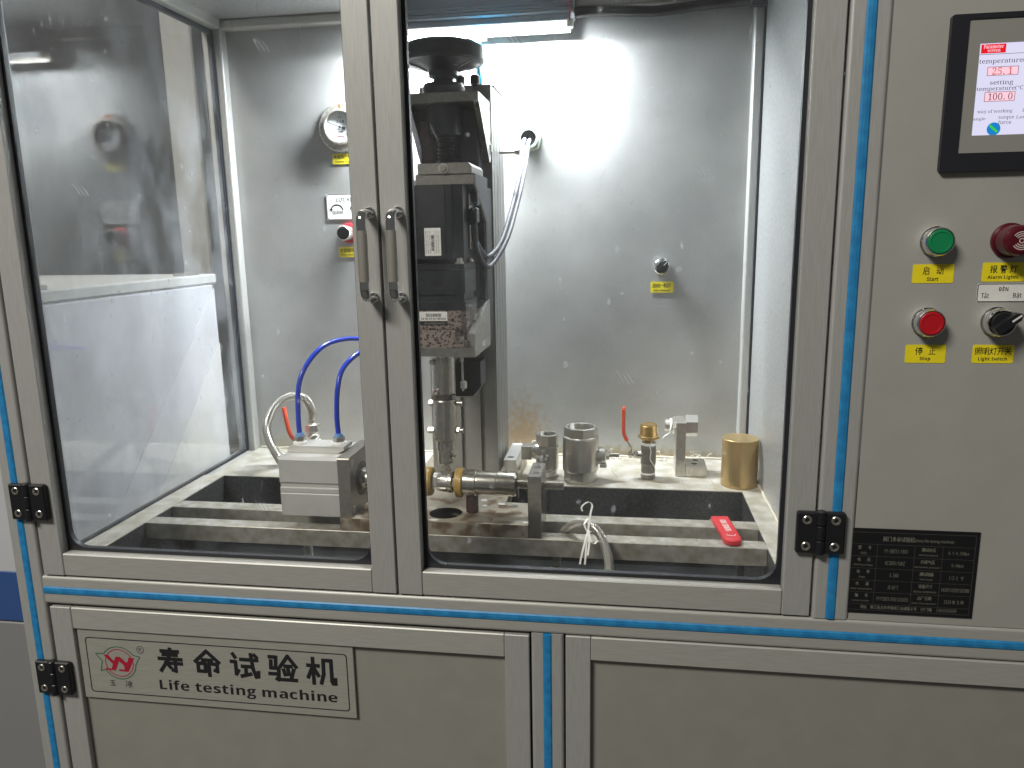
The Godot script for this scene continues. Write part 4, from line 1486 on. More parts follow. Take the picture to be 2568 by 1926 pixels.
	obj("guide_bar", s, M["rusty_pipe"], o)
	s = mb()
	threads(s, Vector3(515, 562.5, -354), Vector3(515, 630, -354), 15, 5.5, 26)
	obj("lead_screw", s, M["black_metal"], o)
	s = mb()
	lathe(s, j, Vector3.UP, [Vector2(23, 706), Vector2(25, 707), Vector2(56, 717), Vector2(61.5, 717.5), Vector2(64, 720), Vector2(63, 725), Vector2(63, 738), Vector2(61, 742), Vector2(50, 746), Vector2(18, 748), Vector2(0, 748)], 56)
	obj("handwheel", s, M["black_plastic"], o)
	s = mb()
	for k in 3:
		var t := TAU * k / 3 + 0.52
		tube(s, [j + Vector3(cos(t) * 26, 706.5, sin(t) * 26), j + Vector3(cos(t) * 58, 716.8, sin(t) * 58)], 1.1, 6)
	obj("wheel_rib", s, M["worn_steel"], o)
	# pneumatic line at the top
	o = thing("cyan_hose", Vector3(541, 703, -500), "short cyan air hose rising behind the black handwheel", "hose")
	s = mb()
	tube(s, smooth_path([Vector3(541, 702.5, -500), Vector3(541, 728, -504), Vector3(535, 765, -535), Vector3(522, 815, -590), Vector3(520, 873, -598)], 8), 6.4, 12)
	obj("hose", s, M["cyan_hose"], o)
	s = mb()
	bx(s, 506, 812, -625, 537, 828, -588, 1)
	obj("bracket", s, M["white_plastic"], o)

# ---------------------------------------------------------------- fixture, clamp and the valve under test
func build_fixture() -> void:
	var o := thing("base_plate", Vector3(515, 22, -240), "thick stained steel base plate with drain hole and upright screw block", "base plate")
	var s := mb()
	var p := [Vector2(368, -192), Vector2(656, -192), Vector2(656, -285), Vector2(609, -287), Vector2(607, -560), Vector2(425, -560), Vector2(425, -300), Vector2(368, -300)]
	var hole := []
	for i in 33:
		var t := -PI / 2 - TAU * i / 32.0
		hole.append(Vector2(524 + cos(t) * 25.5, -230 + sin(t) * 24))
	# a cut from the back edge to the hole keeps the outline one polygon
	var outline := [p[0], p[1], p[2], p[3], p[4], Vector2(524.02, -560)]
	for i in range(0, 33):
		var q: Vector2 = hole[i]
		if i == 0: q.x += 0.02
		if i == 32: q.x -= 0.02
		outline.append(q)
	outline.append_array([Vector2(523.98, -560), p[5], p[6], p[7]])
	extrude(s, outline, "y", 22.2, 42)
	obj("plate", s, M["rusty_plate"], o)
	s = mb()
	bx(s, 656.3, 24, -262, 676, 117, -192, 0.8)
	var b := obj("upright_block", s, M["worn_steel"], o)
	for z in [-212.0, -238.0]:
		s = mb()
		lathe(s, Vector3(666.5, 117.05, z), Vector3.UP, [Vector2(5.6, 0), Vector2(5.6, 0.15), Vector2(0, 0.15)], 22)
		obj("bolt_hole", s, M["dark_steel"], b)
		s = mb()
		lathe(s, Vector3(666.5, 117.25, z - 1.5), Vector3.UP, [Vector2(4, 0), Vector2(4, 0.2), Vector2(2.2, 0.2)], 18)
		obj("bolt_head", s, M["rusty_pipe"], b)
	s = mb()
	bx(s, 581, 42.3, -549, 604, 66, -440, 0.8)
	obj("foot_block", s, M["alu_block"], o)
	for q in [[625.0, -270.0], [624.0, -198.0], [592.0, -455.0]]:
		s = mb()
		var y := 42.05 if q[1] > -300.0 else 66.1
		lathe(s, Vector3(q[0], y, q[1]), Vector3.UP, [Vector2(6.2, 0), Vector2(6.2, 0.4), Vector2(4.6, 0.4), Vector2(4.4, 0.1), Vector2(2.6, 0.1), Vector2(2.4, 0.3), Vector2(0, 0.3)], 20)
		obj("bolt_head", s, M["dark_steel"], o)
	for q in [[578.0, -268.0, 4.0], [573.0, -292.0, 6.0], [604.0, -277.0, 7.0], [512.0, -201.0, 8.0], [652.0, -203.0, 5.0]]:
		s = mb()
		var pts := []
		for i in 10:
			var t := TAU * i / 10
			var r: float = q[2] * rng.randf_range(0.6, 1.1)
			pts.append(Vector2(q[0] + cos(t) * r, q[1] + sin(t) * r * 0.7))
		extrude(s, pts, "y", 42.03, 42.5)
		obj("limescale", s, M["thread_tape"], o)
	# right-hand clamping screw through the upright block
	o = thing("clamp_screw", Vector3(664, 80, -240), "threaded steel rod through the upright block, pressing the round adapters", "screw")
	s = mb()
	threads(s, Vector3(634, 89, -240), Vector3(705, 89, -240), 7.2, 1.9, 20)
	obj("rod", s, M["worn_steel"], o)
	# adapters on the axis
	o = thing("seal_adapter", Vector3(595, 68, -240), "stepped round steel adapter with amber seal at the right of the tested valve", "adapter")
	var ax := Vector3(0, 89, -240)
	s = mb()
	lathe(s, ax, Vector3.RIGHT, [Vector2(0, 552), Vector2(19.6, 552), Vector2(20.6, 553), Vector2(20.6, 571), Vector2(19.8, 572.3), Vector2(18.6, 572.3), Vector2(18.8, 574), Vector2(18.8, 603), Vector2(18.2, 604), Vector2(18.2, 604.6), Vector2(18.8, 605.4), Vector2(18.8, 632), Vector2(17.2, 634), Vector2(9, 634), Vector2(9, 630), Vector2(0, 630)], 40)
	obj("body", s, M["worn_steel"], o)
	s = mb()
	lathe(s, ax, Vector3.RIGHT, [Vector2(11, 540), Vector2(21.5, 540), Vector2(23, 541.5), Vector2(23, 550), Vector2(21.5, 551.8), Vector2(11, 551.8)], 12)
	obj("seal", s, M["seal_amber"], o)
	s = mb()
	cyl(s, Vector3(564, 42.2, -240), Vector3(564, 70, -240), 9.6, 22, 1)
	lathe(s, Vector3(564, 48, -240), Vector3.UP, [Vector2(9.6, 0), Vector2(10.2, 0.5), Vector2(10.2, 2), Vector2(9.6, 2.5)], 22)
	obj("drain_stub", s, M["rusty_pipe"], o)
	s = mb()
	socket_screw(s, Vector3(618, 107, -240), Vector3.UP, 3.4, 3)
	obj("screw", s, M["screw_steel"], o)
	o = thing("left_seal_adapter", Vector3(440, 66, -240), "amber seal on the left of the tested valve, beside the door stile", "adapter")
	s = mb()
	lathe(s, ax, Vector3.RIGHT, [Vector2(11, 504), Vector2(21.5, 504), Vector2(23, 502.5)] if false else [Vector2(11, 482), Vector2(21.5, 482), Vector2(23, 483.5), Vector2(23, 500), Vector2(21, 503), Vector2(11, 503)], 12)
	obj("seal", s, M["seal_amber"], o)
	s = mb()
	lathe(s, ax, Vector3.RIGHT, [Vector2(0, 400), Vector2(18.8, 400), Vector2(18.8, 460), Vector2(20.6, 461), Vector2(20.6, 480), Vector2(19, 481.8), Vector2(0, 481.8)], 36)
	obj("body", s, M["worn_steel"], o)
	# the ball valve under test
	o = thing("tested_valve", Vector3(522, 74, -240), "small nickel ball valve held between two amber seals under the coupling", "ball valve")
	s = mb()
	lathe(s, ax, Vector3.RIGHT, [Vector2(8, 503.2), Vector2(13, 503.2), Vector2(13.5, 504), Vector2(13.5, 511.5)], 6, false, 0.26, true)
	lathe(s, ax, Vector3.RIGHT, [Vector2(12, 511), Vector2(14.5, 513), Vector2(15.6, 518), Vector2(15.6, 528), Vector2(16.6, 529), Vector2(17, 531), Vector2(17, 534), Vector2(15, 535.5)], 32)
	lathe(s, ax, Vector3.RIGHT, [Vector2(13.5, 535), Vector2(13.5, 539), Vector2(12.8, 539.8), Vector2(8, 539.8)], 6, false, 0.26, true)
	lathe(s, Vector3(524, 89, -240), Vector3.UP, [Vector2(9, 10), Vector2(8.4, 16), Vector2(8.4, 20), Vector2(6.5, 21)], 24)
	obj("body", s, M["nickel"], o)
	s = mb()
	for y in [82.0, 97.0]:
		bx(s, 513.5, y - 1, -226, 526.5, y + 1, -223.6 + (0.0 if y < 90.0 else -1.8), 0.4)
	words(s, "DN15", Vector3(520, 89.4, -224.1), 9, 5, "Droid Sans", true)
	obj("cast_mark", s, M["nickel"], o)
	s = mb()
	hexn(s, Vector3(524, 109.5, -240), Vector3(524, 113, -240), 7)
	cyl(s, Vector3(524, 112, -240), Vector3(524, 121, -240), 4.2, 16)
	obj("stem", s, M["screw_steel"], o)
	# pneumatic clamp cylinder on the left
	o = thing("clamp_cylinder", Vector3(320, 41, -246), "square aluminium pneumatic clamp cylinder with dark steel front plate", "cylinder")
	s = mb()
	extrude(s, [Vector2(-198, 41.5), Vector2(-198, 76), Vector2(-199.6, 77.5), Vector2(-198, 78.5), Vector2(-198, 85), Vector2(-200.5, 86.5), Vector2(-200.5, 93), Vector2(-198, 94.5), Vector2(-198, 130), Vector2(-203, 134.5), Vector2(-292, 134.5), Vector2(-295, 131), Vector2(-295, 45), Vector2(-291, 41.5)], "x", 272.5, 366.8)
	obj("body", s, M["alu_block"], o)
	s = mb()
	extrude(s, [Vector2(276, 134.7), Vector2(358, 134.7), Vector2(368, 139), Vector2(368, 145), Vector2(284, 145), Vector2(278, 142)], "z", -262, -224)
	obj("manifold", s, M["alu_block"], o)
	s = mb()
	extrude(s, rrect(-302, 40, -196, 136, 4, 4), "x", 367.2, 386.5)
	var fp := obj("front_plate", s, M["dark_steel"], o)
	for q in [[125.0, -207.0], [52.0, -205.0], [125.0, -292.0], [52.0, -292.0]]:
		s = mb()
		lathe(s, Vector3(386.3, q[0], q[1]), Vector3.RIGHT, [Vector2(6.5, 0), Vector2(6.5, 0.5), Vector2(5, 0.6), Vector2(4.8, 0.3), Vector2(2.6, 0.3), Vector2(2.2, 0.5), Vector2(0, 0.4)], 20)
		obj("bolt_head", s, M["screw_steel"], fp)
	s = mb()
	lathe(s, Vector3(386.6, 89, -246), Vector3.RIGHT, [Vector2(27, 0), Vector2(27, 0.4), Vector2(0, 0.4)], 36)
	obj("bore", s, M["grease"], fp)
	s = mb()
	cyl(s, Vector3(387, 92, -244), Vector3(399, 92, -244), 12, 28, 1)
	hexn(s, Vector3(387, 89, -246), Vector3(392, 89, -246), 18)
	obj("piston_rod", s, M["steel"], o)
	for x in [291.0, 355.0]:
		s = mb()
		lathe(s, Vector3(x, 145.2, -240), Vector3.UP, [Vector2(11, 0), Vector2(10.5, 2.5), Vector2(8.5, 4.5), Vector2(7, 4.5)], 20)
		obj("thread_tape", s, M["thread_tape"], o)
		s = mb()
		hexn(s, Vector3(x, 149.5, -240), Vector3(x, 157, -240), 9.4)
		obj("fitting_nut", s, M["screw_steel"], o)
		s = mb()
		lathe(s, Vector3(x, 156.8, -240), Vector3.UP, [Vector2(7, 0), Vector2(7, 2), Vector2(6, 3), Vector2(6.4, 4.5), Vector2(6, 5.6), Vector2(4, 5.6)], 20)
		obj("release_ring", s, M["sky_plastic"], o)
	var hoses := [
		[Vector3(291, 158, -240), Vector3(291, 188, -240), Vector3(292, 233, -246), Vector3(300, 265, -262), Vector3(313, 289, -300), Vector3(328, 294, -350), Vector3(343, 286, -410), Vector3(356, 268, -480), Vector3(358, 246, -560), Vector3(356, 236, -624)],
		[Vector3(355, 158, -240), Vector3(354, 190, -240), Vector3(356, 234, -246), Vector3(360, 262, -266), Vector3(372, 279, -310), Vector3(380, 276, -380), Vector3(386, 262, -470), Vector3(388, 242, -560), Vector3(388, 236, -624)]]
	for k in 2:
		o = thing("blue_air_hose", hoses[k][0], ["blue air hose arching from the left fitting of the clamp cylinder", "blue air hose arching from the right fitting of the clamp cylinder"][k], "hose", "blue air hoses of the clamp")
		s = mb()
		tube(s, smooth_path(hoses[k], 10), 4.0, 14)
		obj("hose", s, M["blue_hose"], o)
		s = mb()
		hexn(s, hoses[k][-1], hoses[k][-1] + Vector3(0, 0, 14), 8)
		obj("fitting_nut", s, M["screw_steel"], o)

# ---------------------------------------------------------------- valves and parts lying about
func straight_valve(o: Node3D, c: Vector3, parts: Array, m: String) -> void:
	# parts: [kind, y0, y1, r] up the axis at c
	for q in parts:
		var s := mb()
		var a := Vector3(c.x, q[1], c.z)
		var b := Vector3(c.x, q[2], c.z)
		if q[0] == "hex":
			hexn(s, a, b, q[3], 0.0, 0.0, 8, 1.2, 0.2)
		elif q[0] == "open":
			hexn(s, a, b, q[3], q[3] * 0.80, (q[2] - q[1]) * 0.8, 8, 0.8, 0.2)
		else:
			var r: float = q[3]
			lathe(s, a, Vector3.UP, [Vector2(r * 0.88, 0), Vector2(r * 0.97, 1.5), Vector2(r, 4), Vector2(r, q[2] - q[1] - 4), Vector2(r * 0.97, q[2] - q[1] - 1.5), Vector2(r * 0.86, q[2] - q[1])], 40)
		obj({"hex": "lower_end", "open": "threaded_end", "round": "body"}[q[0]], s, M[m], o)

func build_valves() -> void:
	# left back: mini valve with orange lever and braided hose
	var c := Vector3(189, 22, -520)
	var o := thing("hose_valve", c, "small chrome valve with orange lever on the ledge behind the clamp cylinder", "ball valve")
	var s := mb()
	cyl(s, c + Vector3(0, 0.2, 0), c + Vector3(0, 28, 0), 10, 20)
	lathe(s, c, Vector3.UP, [Vector2(10, 28), Vector2(13, 32), Vector2(13.5, 42), Vector2(12, 50), Vector2(10, 53)], 24)
	cyl(s, c + Vector3(0, 53, 0), c + Vector3(0, 66, 0), 11.5, 22)
	obj("body", s, M["nickel"], o)
	s = mb()
	hexn(s, c + Vector3(0, 66.2, 0), c + Vector3(0, 82, 0), 14.5)
	lathe(s, c, Vector3.UP, [Vector2(10, 82), Vector2(8, 84.5), Vector2(8, 93)], 20)
	obj("hose_nut", s, M["steel"], o)
	s = mb()
	tube(s, smooth_path([c + Vector3(-13, 54, 2), c + Vector3(4, 50, 13), c + Vector3(13, 58, 4), c + Vector3(6, 62, 12), c + Vector3(-12, 48, 6)], 6), 1.6, 6)
	tube(s, smooth_path([c + Vector3(10, 44, 8), c + Vector3(16, 52, 5), c + Vector3(15, 46, 9)], 5), 1.4, 6)
	obj("thread_tape", s, M["thread_tape"], o)
	s = mb()
	var lever := [Vector3(176, 62, -512), Vector3(166, 66, -508), Vector3(153, 78, -506), Vector3(146, 92, -506), Vector3(141.5, 118, -506), Vector3(139, 139, -506)]
	var lv := smooth_path(lever, 5)
	for i in lv.size() - 1:
		var k := float(i) / lv.size()
		var w := lerpf(4.0, 5.6, k)
		var d: Vector3 = (lv[i + 1] - lv[i]).normalized()
		var e := Vector3(0, 0, 1).cross(d).normalized() * 2.0
		var zz := Vector3(0, 0, w)
		var q0 := [lv[i] - e - zz, lv[i] + e - zz, lv[i] + e + zz, lv[i] - e + zz]
		var q1 := [lv[i + 1] - e - zz, lv[i + 1] + e - zz, lv[i + 1] + e + zz, lv[i + 1] - e + zz]
		for j in 4:
			var jn := (j + 1) % 4
			fan(s, [q0[j], q0[jn], q1[jn], q1[j]], (q0[j] + q0[jn]) / 2 - lv[i])
		if i == lv.size() - 2:
			fan(s, q1, d)
	tube(s, lv, 3.4, 10)
	obj("lever", s, M["orange_vinyl"], o)
	o = thing("braided_hose", Vector3(189, 110, -520), "steel braided hose looping over from the orange-levered valve", "hose")
	braid(o, "hose", [Vector3(189, 113, -520), Vector3(192, 128, -516), Vector3(183, 157, -506), Vector3(164, 164, -496), Vector3(146, 157, -482), Vector3(134, 140, -465), Vector3(130, 114, -448), Vector3(145, 90, -428), Vector3(172, 66, -405), Vector3(205, 30, -385), Vector3(228, -20, -370), Vector3(236, -108, -360)], 7.4)
	# small three-way valve
	c = Vector3(655, 22, -488)
	o = thing("small_valve", c, "smaller steel ball valve on the ledge with hexagon side port to the left", "ball valve")
	straight_valve(o, c, [["hex", 22.2, 36, 18.5], ["round", 36, 82, 21], ["open", 82, 103, 20.5]], "nickel")
	s = mb()
	lathe(s, Vector3(655, 70, -484), Vector3.LEFT, [Vector2(16, 8), Vector2(15, 20), Vector2(12, 30)], 24)
	bx(s, 609, 57, -497, 628, 83, -470, 1)
	obj("side_port", s, M["nickel"], o)
	s = mb()
	lathe(s, Vector3(655, 62, -470), Vector3(0, 0, 1), [Vector2(10, -4), Vector2(9, 4), Vector2(7, 6)], 20)
	hexn(s, Vector3(655, 62, -465), Vector3(655, 62, -459), 8)
	cyl(s, Vector3(655, 62, -460), Vector3(655, 62, -446), 3.6, 14)
	cyl(s, Vector3(653, 74, -468), Vector3(653, 74, -460), 3, 12)
	obj("stem", s, M["screw_steel"], o)
	# large valve
	c = Vector3(717, 22, -472)
	o = thing("large_valve", c, "largest round steel ball valve on the ledge, open end up, stem to the right", "ball valve")
	straight_valve(o, c, [["hex", 22.2, 42, 30], ["round", 40, 106, 32.5], ["open", 103, 122, 30]], "nickel")
	s = mb()
	lathe(s, Vector3(717, 68, -472), Vector3.RIGHT, [Vector2(17, 26), Vector2(15.5, 38), Vector2(14.5, 44), Vector2(10, 46)], 26)
	cyl(s, Vector3(752, 52, -466), Vector3(764, 52, -466), 4.5, 14)
	obj("bonnet", s, M["nickel"], o)
	s = mb()
	hexn(s, Vector3(762, 70, -472), Vector3(769, 70, -472), 9)
	threads(s, Vector3(769, 70, -472), Vector3(786, 70, -472), 4.6, 1.4, 16)
	obj("stem", s, M["screw_steel"], o)
	# grey valve with brass nipple and orange lever
	c = Vector3(838, 22, -492)
	o = thing("grey_valve", c, "slim grey valve with threaded brass nipple and upright orange lever", "ball valve")
	s = mb()
	hexn(s, c + Vector3(0, 0.2, 0), c + Vector3(0, 11, 0), 13, 0, 0, 8)
	lathe(s, c, Vector3.UP, [Vector2(12, 11), Vector2(12.6, 14), Vector2(12.6, 26), Vector2(13.8, 29), Vector2(13.8, 58), Vector2(12.6, 62), Vector2(12.6, 66)], 28)
	obj("body", s, M["dark_steel"], o)
	s = mb()
	lathe(s, c, Vector3.UP, [Vector2(12.8, 9), Vector2(13.4, 10), Vector2(13.4, 11.5), Vector2(12.4, 12)], 24)
	lathe(s, c, Vector3.UP, [Vector2(13, 63), Vector2(13.8, 64), Vector2(13.8, 67.5), Vector2(12.4, 68)], 24)
	tube(s, smooth_path([c + Vector3(1, 65, 13.5), c + Vector3(4, 55, 14), c + Vector3(3, 40, 14.2), c + Vector3(8, 31, 12.6), c + Vector3(12, 22, 8)], 5), 0.9, 6)
	obj("thread_tape", s, M["thread_tape"], o)
	s = mb()
	cyl(s, c + Vector3(0, 66, 0), c + Vector3(0, 76, 0), 11, 22)
	hexn(s, c + Vector3(0, 75, 0), c + Vector3(0, 81, 0), 19.5, 0, 0, 6, 1.4, 0.3)
	threads(s, c + Vector3(0, 81, 0), c + Vector3(0, 100, 0), 16, 2.2, 30)
	obj("brass_nipple", s, M["yellow_brass"], o)
	s = mb()
	lathe(s, c + Vector3(0, 99.5, 0), Vector3.UP, [Vector2(14.6, 0), Vector2(14.6, 1.6), Vector2(12.6, 1.6), Vector2(12.4, 0.8), Vector2(0, 0.8)], 30)
	obj("brass_mouth", s, M["yellow_brass"], o)
	s = mb()
	lathe(s, Vector3(838, 66, -492), Vector3.LEFT, [Vector2(8.5, 8), Vector2(7.5, 19), Vector2(6, 20)], 18)
	hexn(s, Vector3(818, 66, -492), Vector3(812, 66, -492), 6.5)
	cyl(s, Vector3(812, 66, -492), Vector3(801, 66, -492), 3.4, 12)
	hexn(s, Vector3(808, 66, -492), Vector3(803, 66, -492), 6.8)
	obj("stem", s, M["worn_steel"], o)
	s = mb()
	var steel := [Vector3(807, 64, -492), Vector3(808, 78, -492), Vector3(803, 86, -492), Vector3(797, 98, -492)]
	ribbon(s, smooth_path(steel, 4), Vector3(0, 0, 5.0), 1.4)
	obj("lever_blade", s, M["worn_steel"], o)
	s = mb()
	ribbon(s, smooth_path([Vector3(799.5, 93, -492), Vector3(794, 106, -492), Vector3(793, 124, -492), Vector3(793, 150, -492), Vector3(792.8, 153, -492)], 5), Vector3(0, 0, 6.5), 4.4)
	tube(s, smooth_path([Vector3(799.5, 93, -486), Vector3(794, 106, -486), Vector3(793, 124, -486), Vector3(793, 151, -486)], 4), 3.6, 10)
	obj("lever_sleeve", s, M["orange_vinyl"], o)
	# angle bracket with threaded fitting
	o = thing("angle_bracket", Vector3(915, 22, -520), "steel angle bracket standing on its foot with threaded hexagon fitting", "bracket")
	s = mb()
	bx(s, 887.5, 22.2, -560, 905, 123, -506, 0.8)
	obj("upright", s, M["steel"], o)
	s = mb()
	bx(s, 905.2, 22.2, -552, 943, 43, -506, 0.8)
	obj("foot", s, M["steel"], o)
	for q in [[926.0, -543.0], [922.0, -520.0]]:
		s = mb()
		lathe(s, Vector3(q[0], 43.05, q[1]), Vector3.UP, [Vector2(5.4, 0), Vector2(5.4, 0.2), Vector2(0, 0.2)], 18)
		obj("bolt_hole", s, M["grease"], o)
	s = mb()
	hexn(s, Vector3(905.2, 112, -532), Vector3(927, 112, -532), 20, 14, 16, 6, 0.8, 0.5)
	hexn(s, Vector3(887.3, 112, -532), Vector3(882, 112, -532), 17)
	threads(s, Vector3(882, 112, -532), Vector3(868, 112, -532), 12, 1.8, 22)
	obj("fitting", s, M["nickel"], o)
	s = mb()
	tube(s, smooth_path([Vector3(880, 124, -526), Vector3(879, 112, -519), Vector3(876, 100, -520), Vector3(868, 95, -518), Vector3(865, 90, -518)], 5), 1.1, 6)
	lathe(s, Vector3(877, 112, -532), Vector3.RIGHT, [Vector2(12.4, 0), Vector2(13.2, 1), Vector2(12.6, 4)], 20)
	obj("thread_tape", s, M["thread_tape"], o)
	# brass billet
	o = thing("brass_cylinder", Vector3(995, 22, -472), "solid turned brass cylinder on the right end of the ledge", "cylinder")
	s = mb()
	lathe(s, Vector3(995, 22.1, -472), Vector3.UP, [Vector2(0, 0), Vector2(30, 0), Vector2(31, 1), Vector2(31, 84.5), Vector2(30.4, 85.2), Vector2(0, 85.2)], 64)
	obj("billet", s, M["brass"], o)
	# red lever handle on the bars
	o = thing("red_lever", Vector3(944, 22, -240), "loose red vinyl lever handle with white print lying across both bars", "handle")
	var d0 := Vector3(941, 0, -292)
	var d1 := Vector3(949, 0, -208)
	var along := (d1 - d0).normalized()
	var side := along.cross(Vector3.UP).normalized() * -1.0
	s = mb()
	var top := []
	var rr := 13.0
	for i in 4:
		pass
	var pts2 := []
	pts2.append(d0 + side * rr)
	for i in 13:
		var t := PI / 2 - PI * i / 12
		pts2.append(d1 + side * sin(t) * rr + along * cos(t) * rr)
	pts2.append(d0 - side * rr)
	var lay := func(inset: float, y: float) -> Array:
		var out := []
		var cc := (d0 + d1) / 2
		for q in pts2:
			var dd: Vector3 = q - cc
			var la := dd.dot(along)
			var ls := dd.dot(side)
			out.append(cc + along * (la - signf(la) * inset) + side * (ls - signf(ls) * minf(inset, absf(ls))) + Vector3(0, y, 0))
		return out
	var layers := [lay.call(1.5, 22.2), lay.call(0.0, 23.5), lay.call(0.0, 28.5), lay.call(1.0, 30.0), lay.call(3.0, 30.8)]
	for li in layers.size() - 1:
		for i in pts2.size():
			var j2 := (i + 1) % pts2.size()
			var mid: Vector3 = (layers[li][i] + layers[li][j2]) / 2 - (d0 + d1) / 2
			mid.y = 0.4 if li < 2 else 4.0
			fan(s, [layers[li][i], layers[li][j2], layers[li + 1][j2], layers[li + 1][i]], mid)
	fan(s, layers[-1], Vector3.UP)
	fan(s, layers[0], Vector3.DOWN)
	obj("sleeve", s, M["red_vinyl"], o)
	s = mb()
	words(s, "SERIE 303", d0 + along * 40 + Vector3(0, 30.95, 0), 44, 8.5, "Droid Sans", true, -along, -side if side.x > 0 else side)
	var u := []
	for i in 9:
		var t := PI * i / 8
		u.append(Vector2(cos(t) * 6, -sin(t) * 4))
	stroke(s, u, d0 + along * 76 + Vector3(0, 30.95, 0), 1.6, side if side.x > 0 else -side, -along)
	obj("print", s, M["white_label"], o)
	s = mb()
	extrude(s, [Vector2(926, -291), Vector2(940, -296), Vector2(940, -276)], "y", 22.3, 25)
	obj("blade", s, M["screw_steel"], o)
	# braided hose over the front bar, tied with tape
	o = thing("clear_braided_hose", Vector3(745, 22, -185), "clear sheathed braided hose bent over the front bar, tied with white tape", "hose")
	braid(o, "hose", [Vector3(690, -60, -244), Vector3(698, -10, -240), Vector3(706, 18, -232), Vector3(717, 35, -216), Vector3(730, 45, -202), Vector3(744, 48, -190), Vector3(755, 45, -182), Vector3(764, 35, -175), Vector3(770, 22, -168), Vector3(774, 6, -162), Vector3(775, -14, -156), Vector3(774, -60, -150), Vector3(773, -108, -146)], 5.6)
	o = thing("tape_tie", Vector3(746, 42, -178), "white thread tape knotted round the braided hose, ends dangling", "tape")
	s = mb()
	for t in [[Vector3(736, 70, -185), Vector3(735, 76, -185), Vector3(740, 82, -185), Vector3(746, 84, -185), Vector3(750, 79, -185), Vector3(748, 69, -182), Vector3(746, 55, -178), Vector3(745, 45, -174)],
			[Vector3(745, 46, -174), Vector3(741, 32, -166), Vector3(737, 16, -160), Vector3(734, 0, -160)],
			[Vector3(745, 46, -174), Vector3(743, 30, -166), Vector3(742, 12, -160), Vector3(741, 0, -160)],
			[Vector3(746, 46, -174), Vector3(747, 30, -166), Vector3(745, 14, -160)],
			[Vector3(745, 46, -174), Vector3(749, 34, -165), Vector3(754, 30, -164), Vector3(759, 34, -166), Vector3(764, 33, -164)],
			[Vector3(739, 52, -180), Vector3(743, 44, -176), Vector3(748, 40, -178), Vector3(750, 48, -196), Vector3(744, 55, -196), Vector3(739, 52, -182)]]:
		ribbon(s, smooth_path(t, 7), Vector3(1.3, 0, 0.5), 0.5)
	obj("tape", s, M["thread_tape"], o)
	# wisps of tape left on the ledge
	var spots := [[596.0, 24.0, -600.0], [612.0, 24.0, -590.0], [604.0, 34.0, -612.0], [940.0, 24.0, -612.0], [862.0, 24.0, -600.0], [770.0, 24.0, -605.0]]
	for k in spots.size():
		var q: Array = spots[k]
		var wh: String = ["on the ledge nearest the column", "on the ledge between column and small valve", "clinging to the wall beside the column", "behind the bracket foot", "behind the grey valve", "behind the large valve's stem"][k]
		o = thing("tape_scrap", Vector3(q[0], 22, q[2]), "white thread tape scrap " + wh, "tape scrap", "scraps of thread tape")
		s = mb()
		for w in 3:
			var a := Vector3(q[0], q[1], q[2])
			var path := [a]
			for i in 6:
				a += Vector3(rng.randf_range(-9, 9), rng.randf_range(-5, 9), rng.randf_range(-3, 3))
				a.y = maxf(a.y, 23.0)
				a.z = maxf(a.z, -621.0)
				path.append(a)
			ribbon(s, smooth_path(path, 5), Vector3(0, 0.9, 0.5), 0.3)
		obj("tape", s, M["thread_tape"], o)

func ribbon(s: SurfaceTool, pts: Array, half: Vector3, th: float) -> void:
	# a strip along pts, as wide as twice `half`, `th` thick
	for i in pts.size() - 1:
		var d: Vector3 = (pts[i + 1] - pts[i]).normalized()
		var e := half.cross(d).normalized() * th / 2
		var q0 := [pts[i] - e - half, pts[i] + e - half, pts[i] + e + half, pts[i] - e + half]
		var q1 := [pts[i + 1] - e - half, pts[i + 1] + e - half, pts[i + 1] + e + half, pts[i + 1] - e + half]
		for j in 4:
			var k := (j + 1) % 4
			fan(s, [q0[j], q0[k], q1[k], q1[j]], (q0[j] + q0[k]) / 2 - pts[i])
		if i == 0:
			fan(s, q0, -d)
		if i == pts.size() - 2:
			fan(s, q1, d)

# ---------------------------------------------------------------- what stands round the cabinet
func build_surroundings() -> void:
	org = Vector3.ZERO
	var s := mb()
	bx(s, -3000, -760, -3000, 4000, -741, 4000)
	struct("floor", s, M["concrete"])
	s = mb()
	bx(s, -1100, -740.5, -3000, -1050, 2600, 900)
	struct("room_wall", s, M["dark_wall"])
	s = mb()
	bx(s, -330, -740.5, -1250, -250, 2600, -968, 4)
	struct("pillar", s, M["pillar_paint"])
	var o := thing("neighbouring_machine", Vector3(-300, -740, -330), "pale grey neighbouring machine with blue band, seen beyond the left glass", "machine")
	s = mb()
	bx(s, -640, -60, -588, -32, 374, -20, 4)
	obj("body", s, M["neighbour_white"], o)
	s = mb()
	bx(s, -645, 374.5, -600, -30, 394, -15, 3)
	obj("top_rim", s, M["pillar_paint"], o)
	s = mb()
	bx(s, -641, -60.5, -90, -30, 14, -18.5, 1)
	obj("blue_band", s, M["neighbour_blue"], o)
	s = mb()
	bx(s, -640, -740, -588, -28, -61, -20, 4)
	obj("base", s, M["neighbour_grey"], o)
	for t in [[365.0, -225.0, 18.0, -32.0, -30.6], [254.0, -331.0, 6.0, -30.4, -29.0]]:  # added wedges; their paler colours stand in for light falling on the side
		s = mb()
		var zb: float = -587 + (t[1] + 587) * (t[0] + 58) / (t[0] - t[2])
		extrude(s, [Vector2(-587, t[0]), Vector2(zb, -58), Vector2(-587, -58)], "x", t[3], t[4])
		obj("painted_light_wedge", s, M["neighbour_painted_light" if t[0] > 300.0 else "neighbour_painted_bright"], o)
	for z in [-120.0, -520.0]:
		s = mb()
		bx(s, -60, 394.2, z - 26, -34, 400, z + 26, 1.5)
		obj("latch", s, M["screw_steel"], o)

const LED_ENERGY := 1.75
const ROOM_ENERGY := 10.0

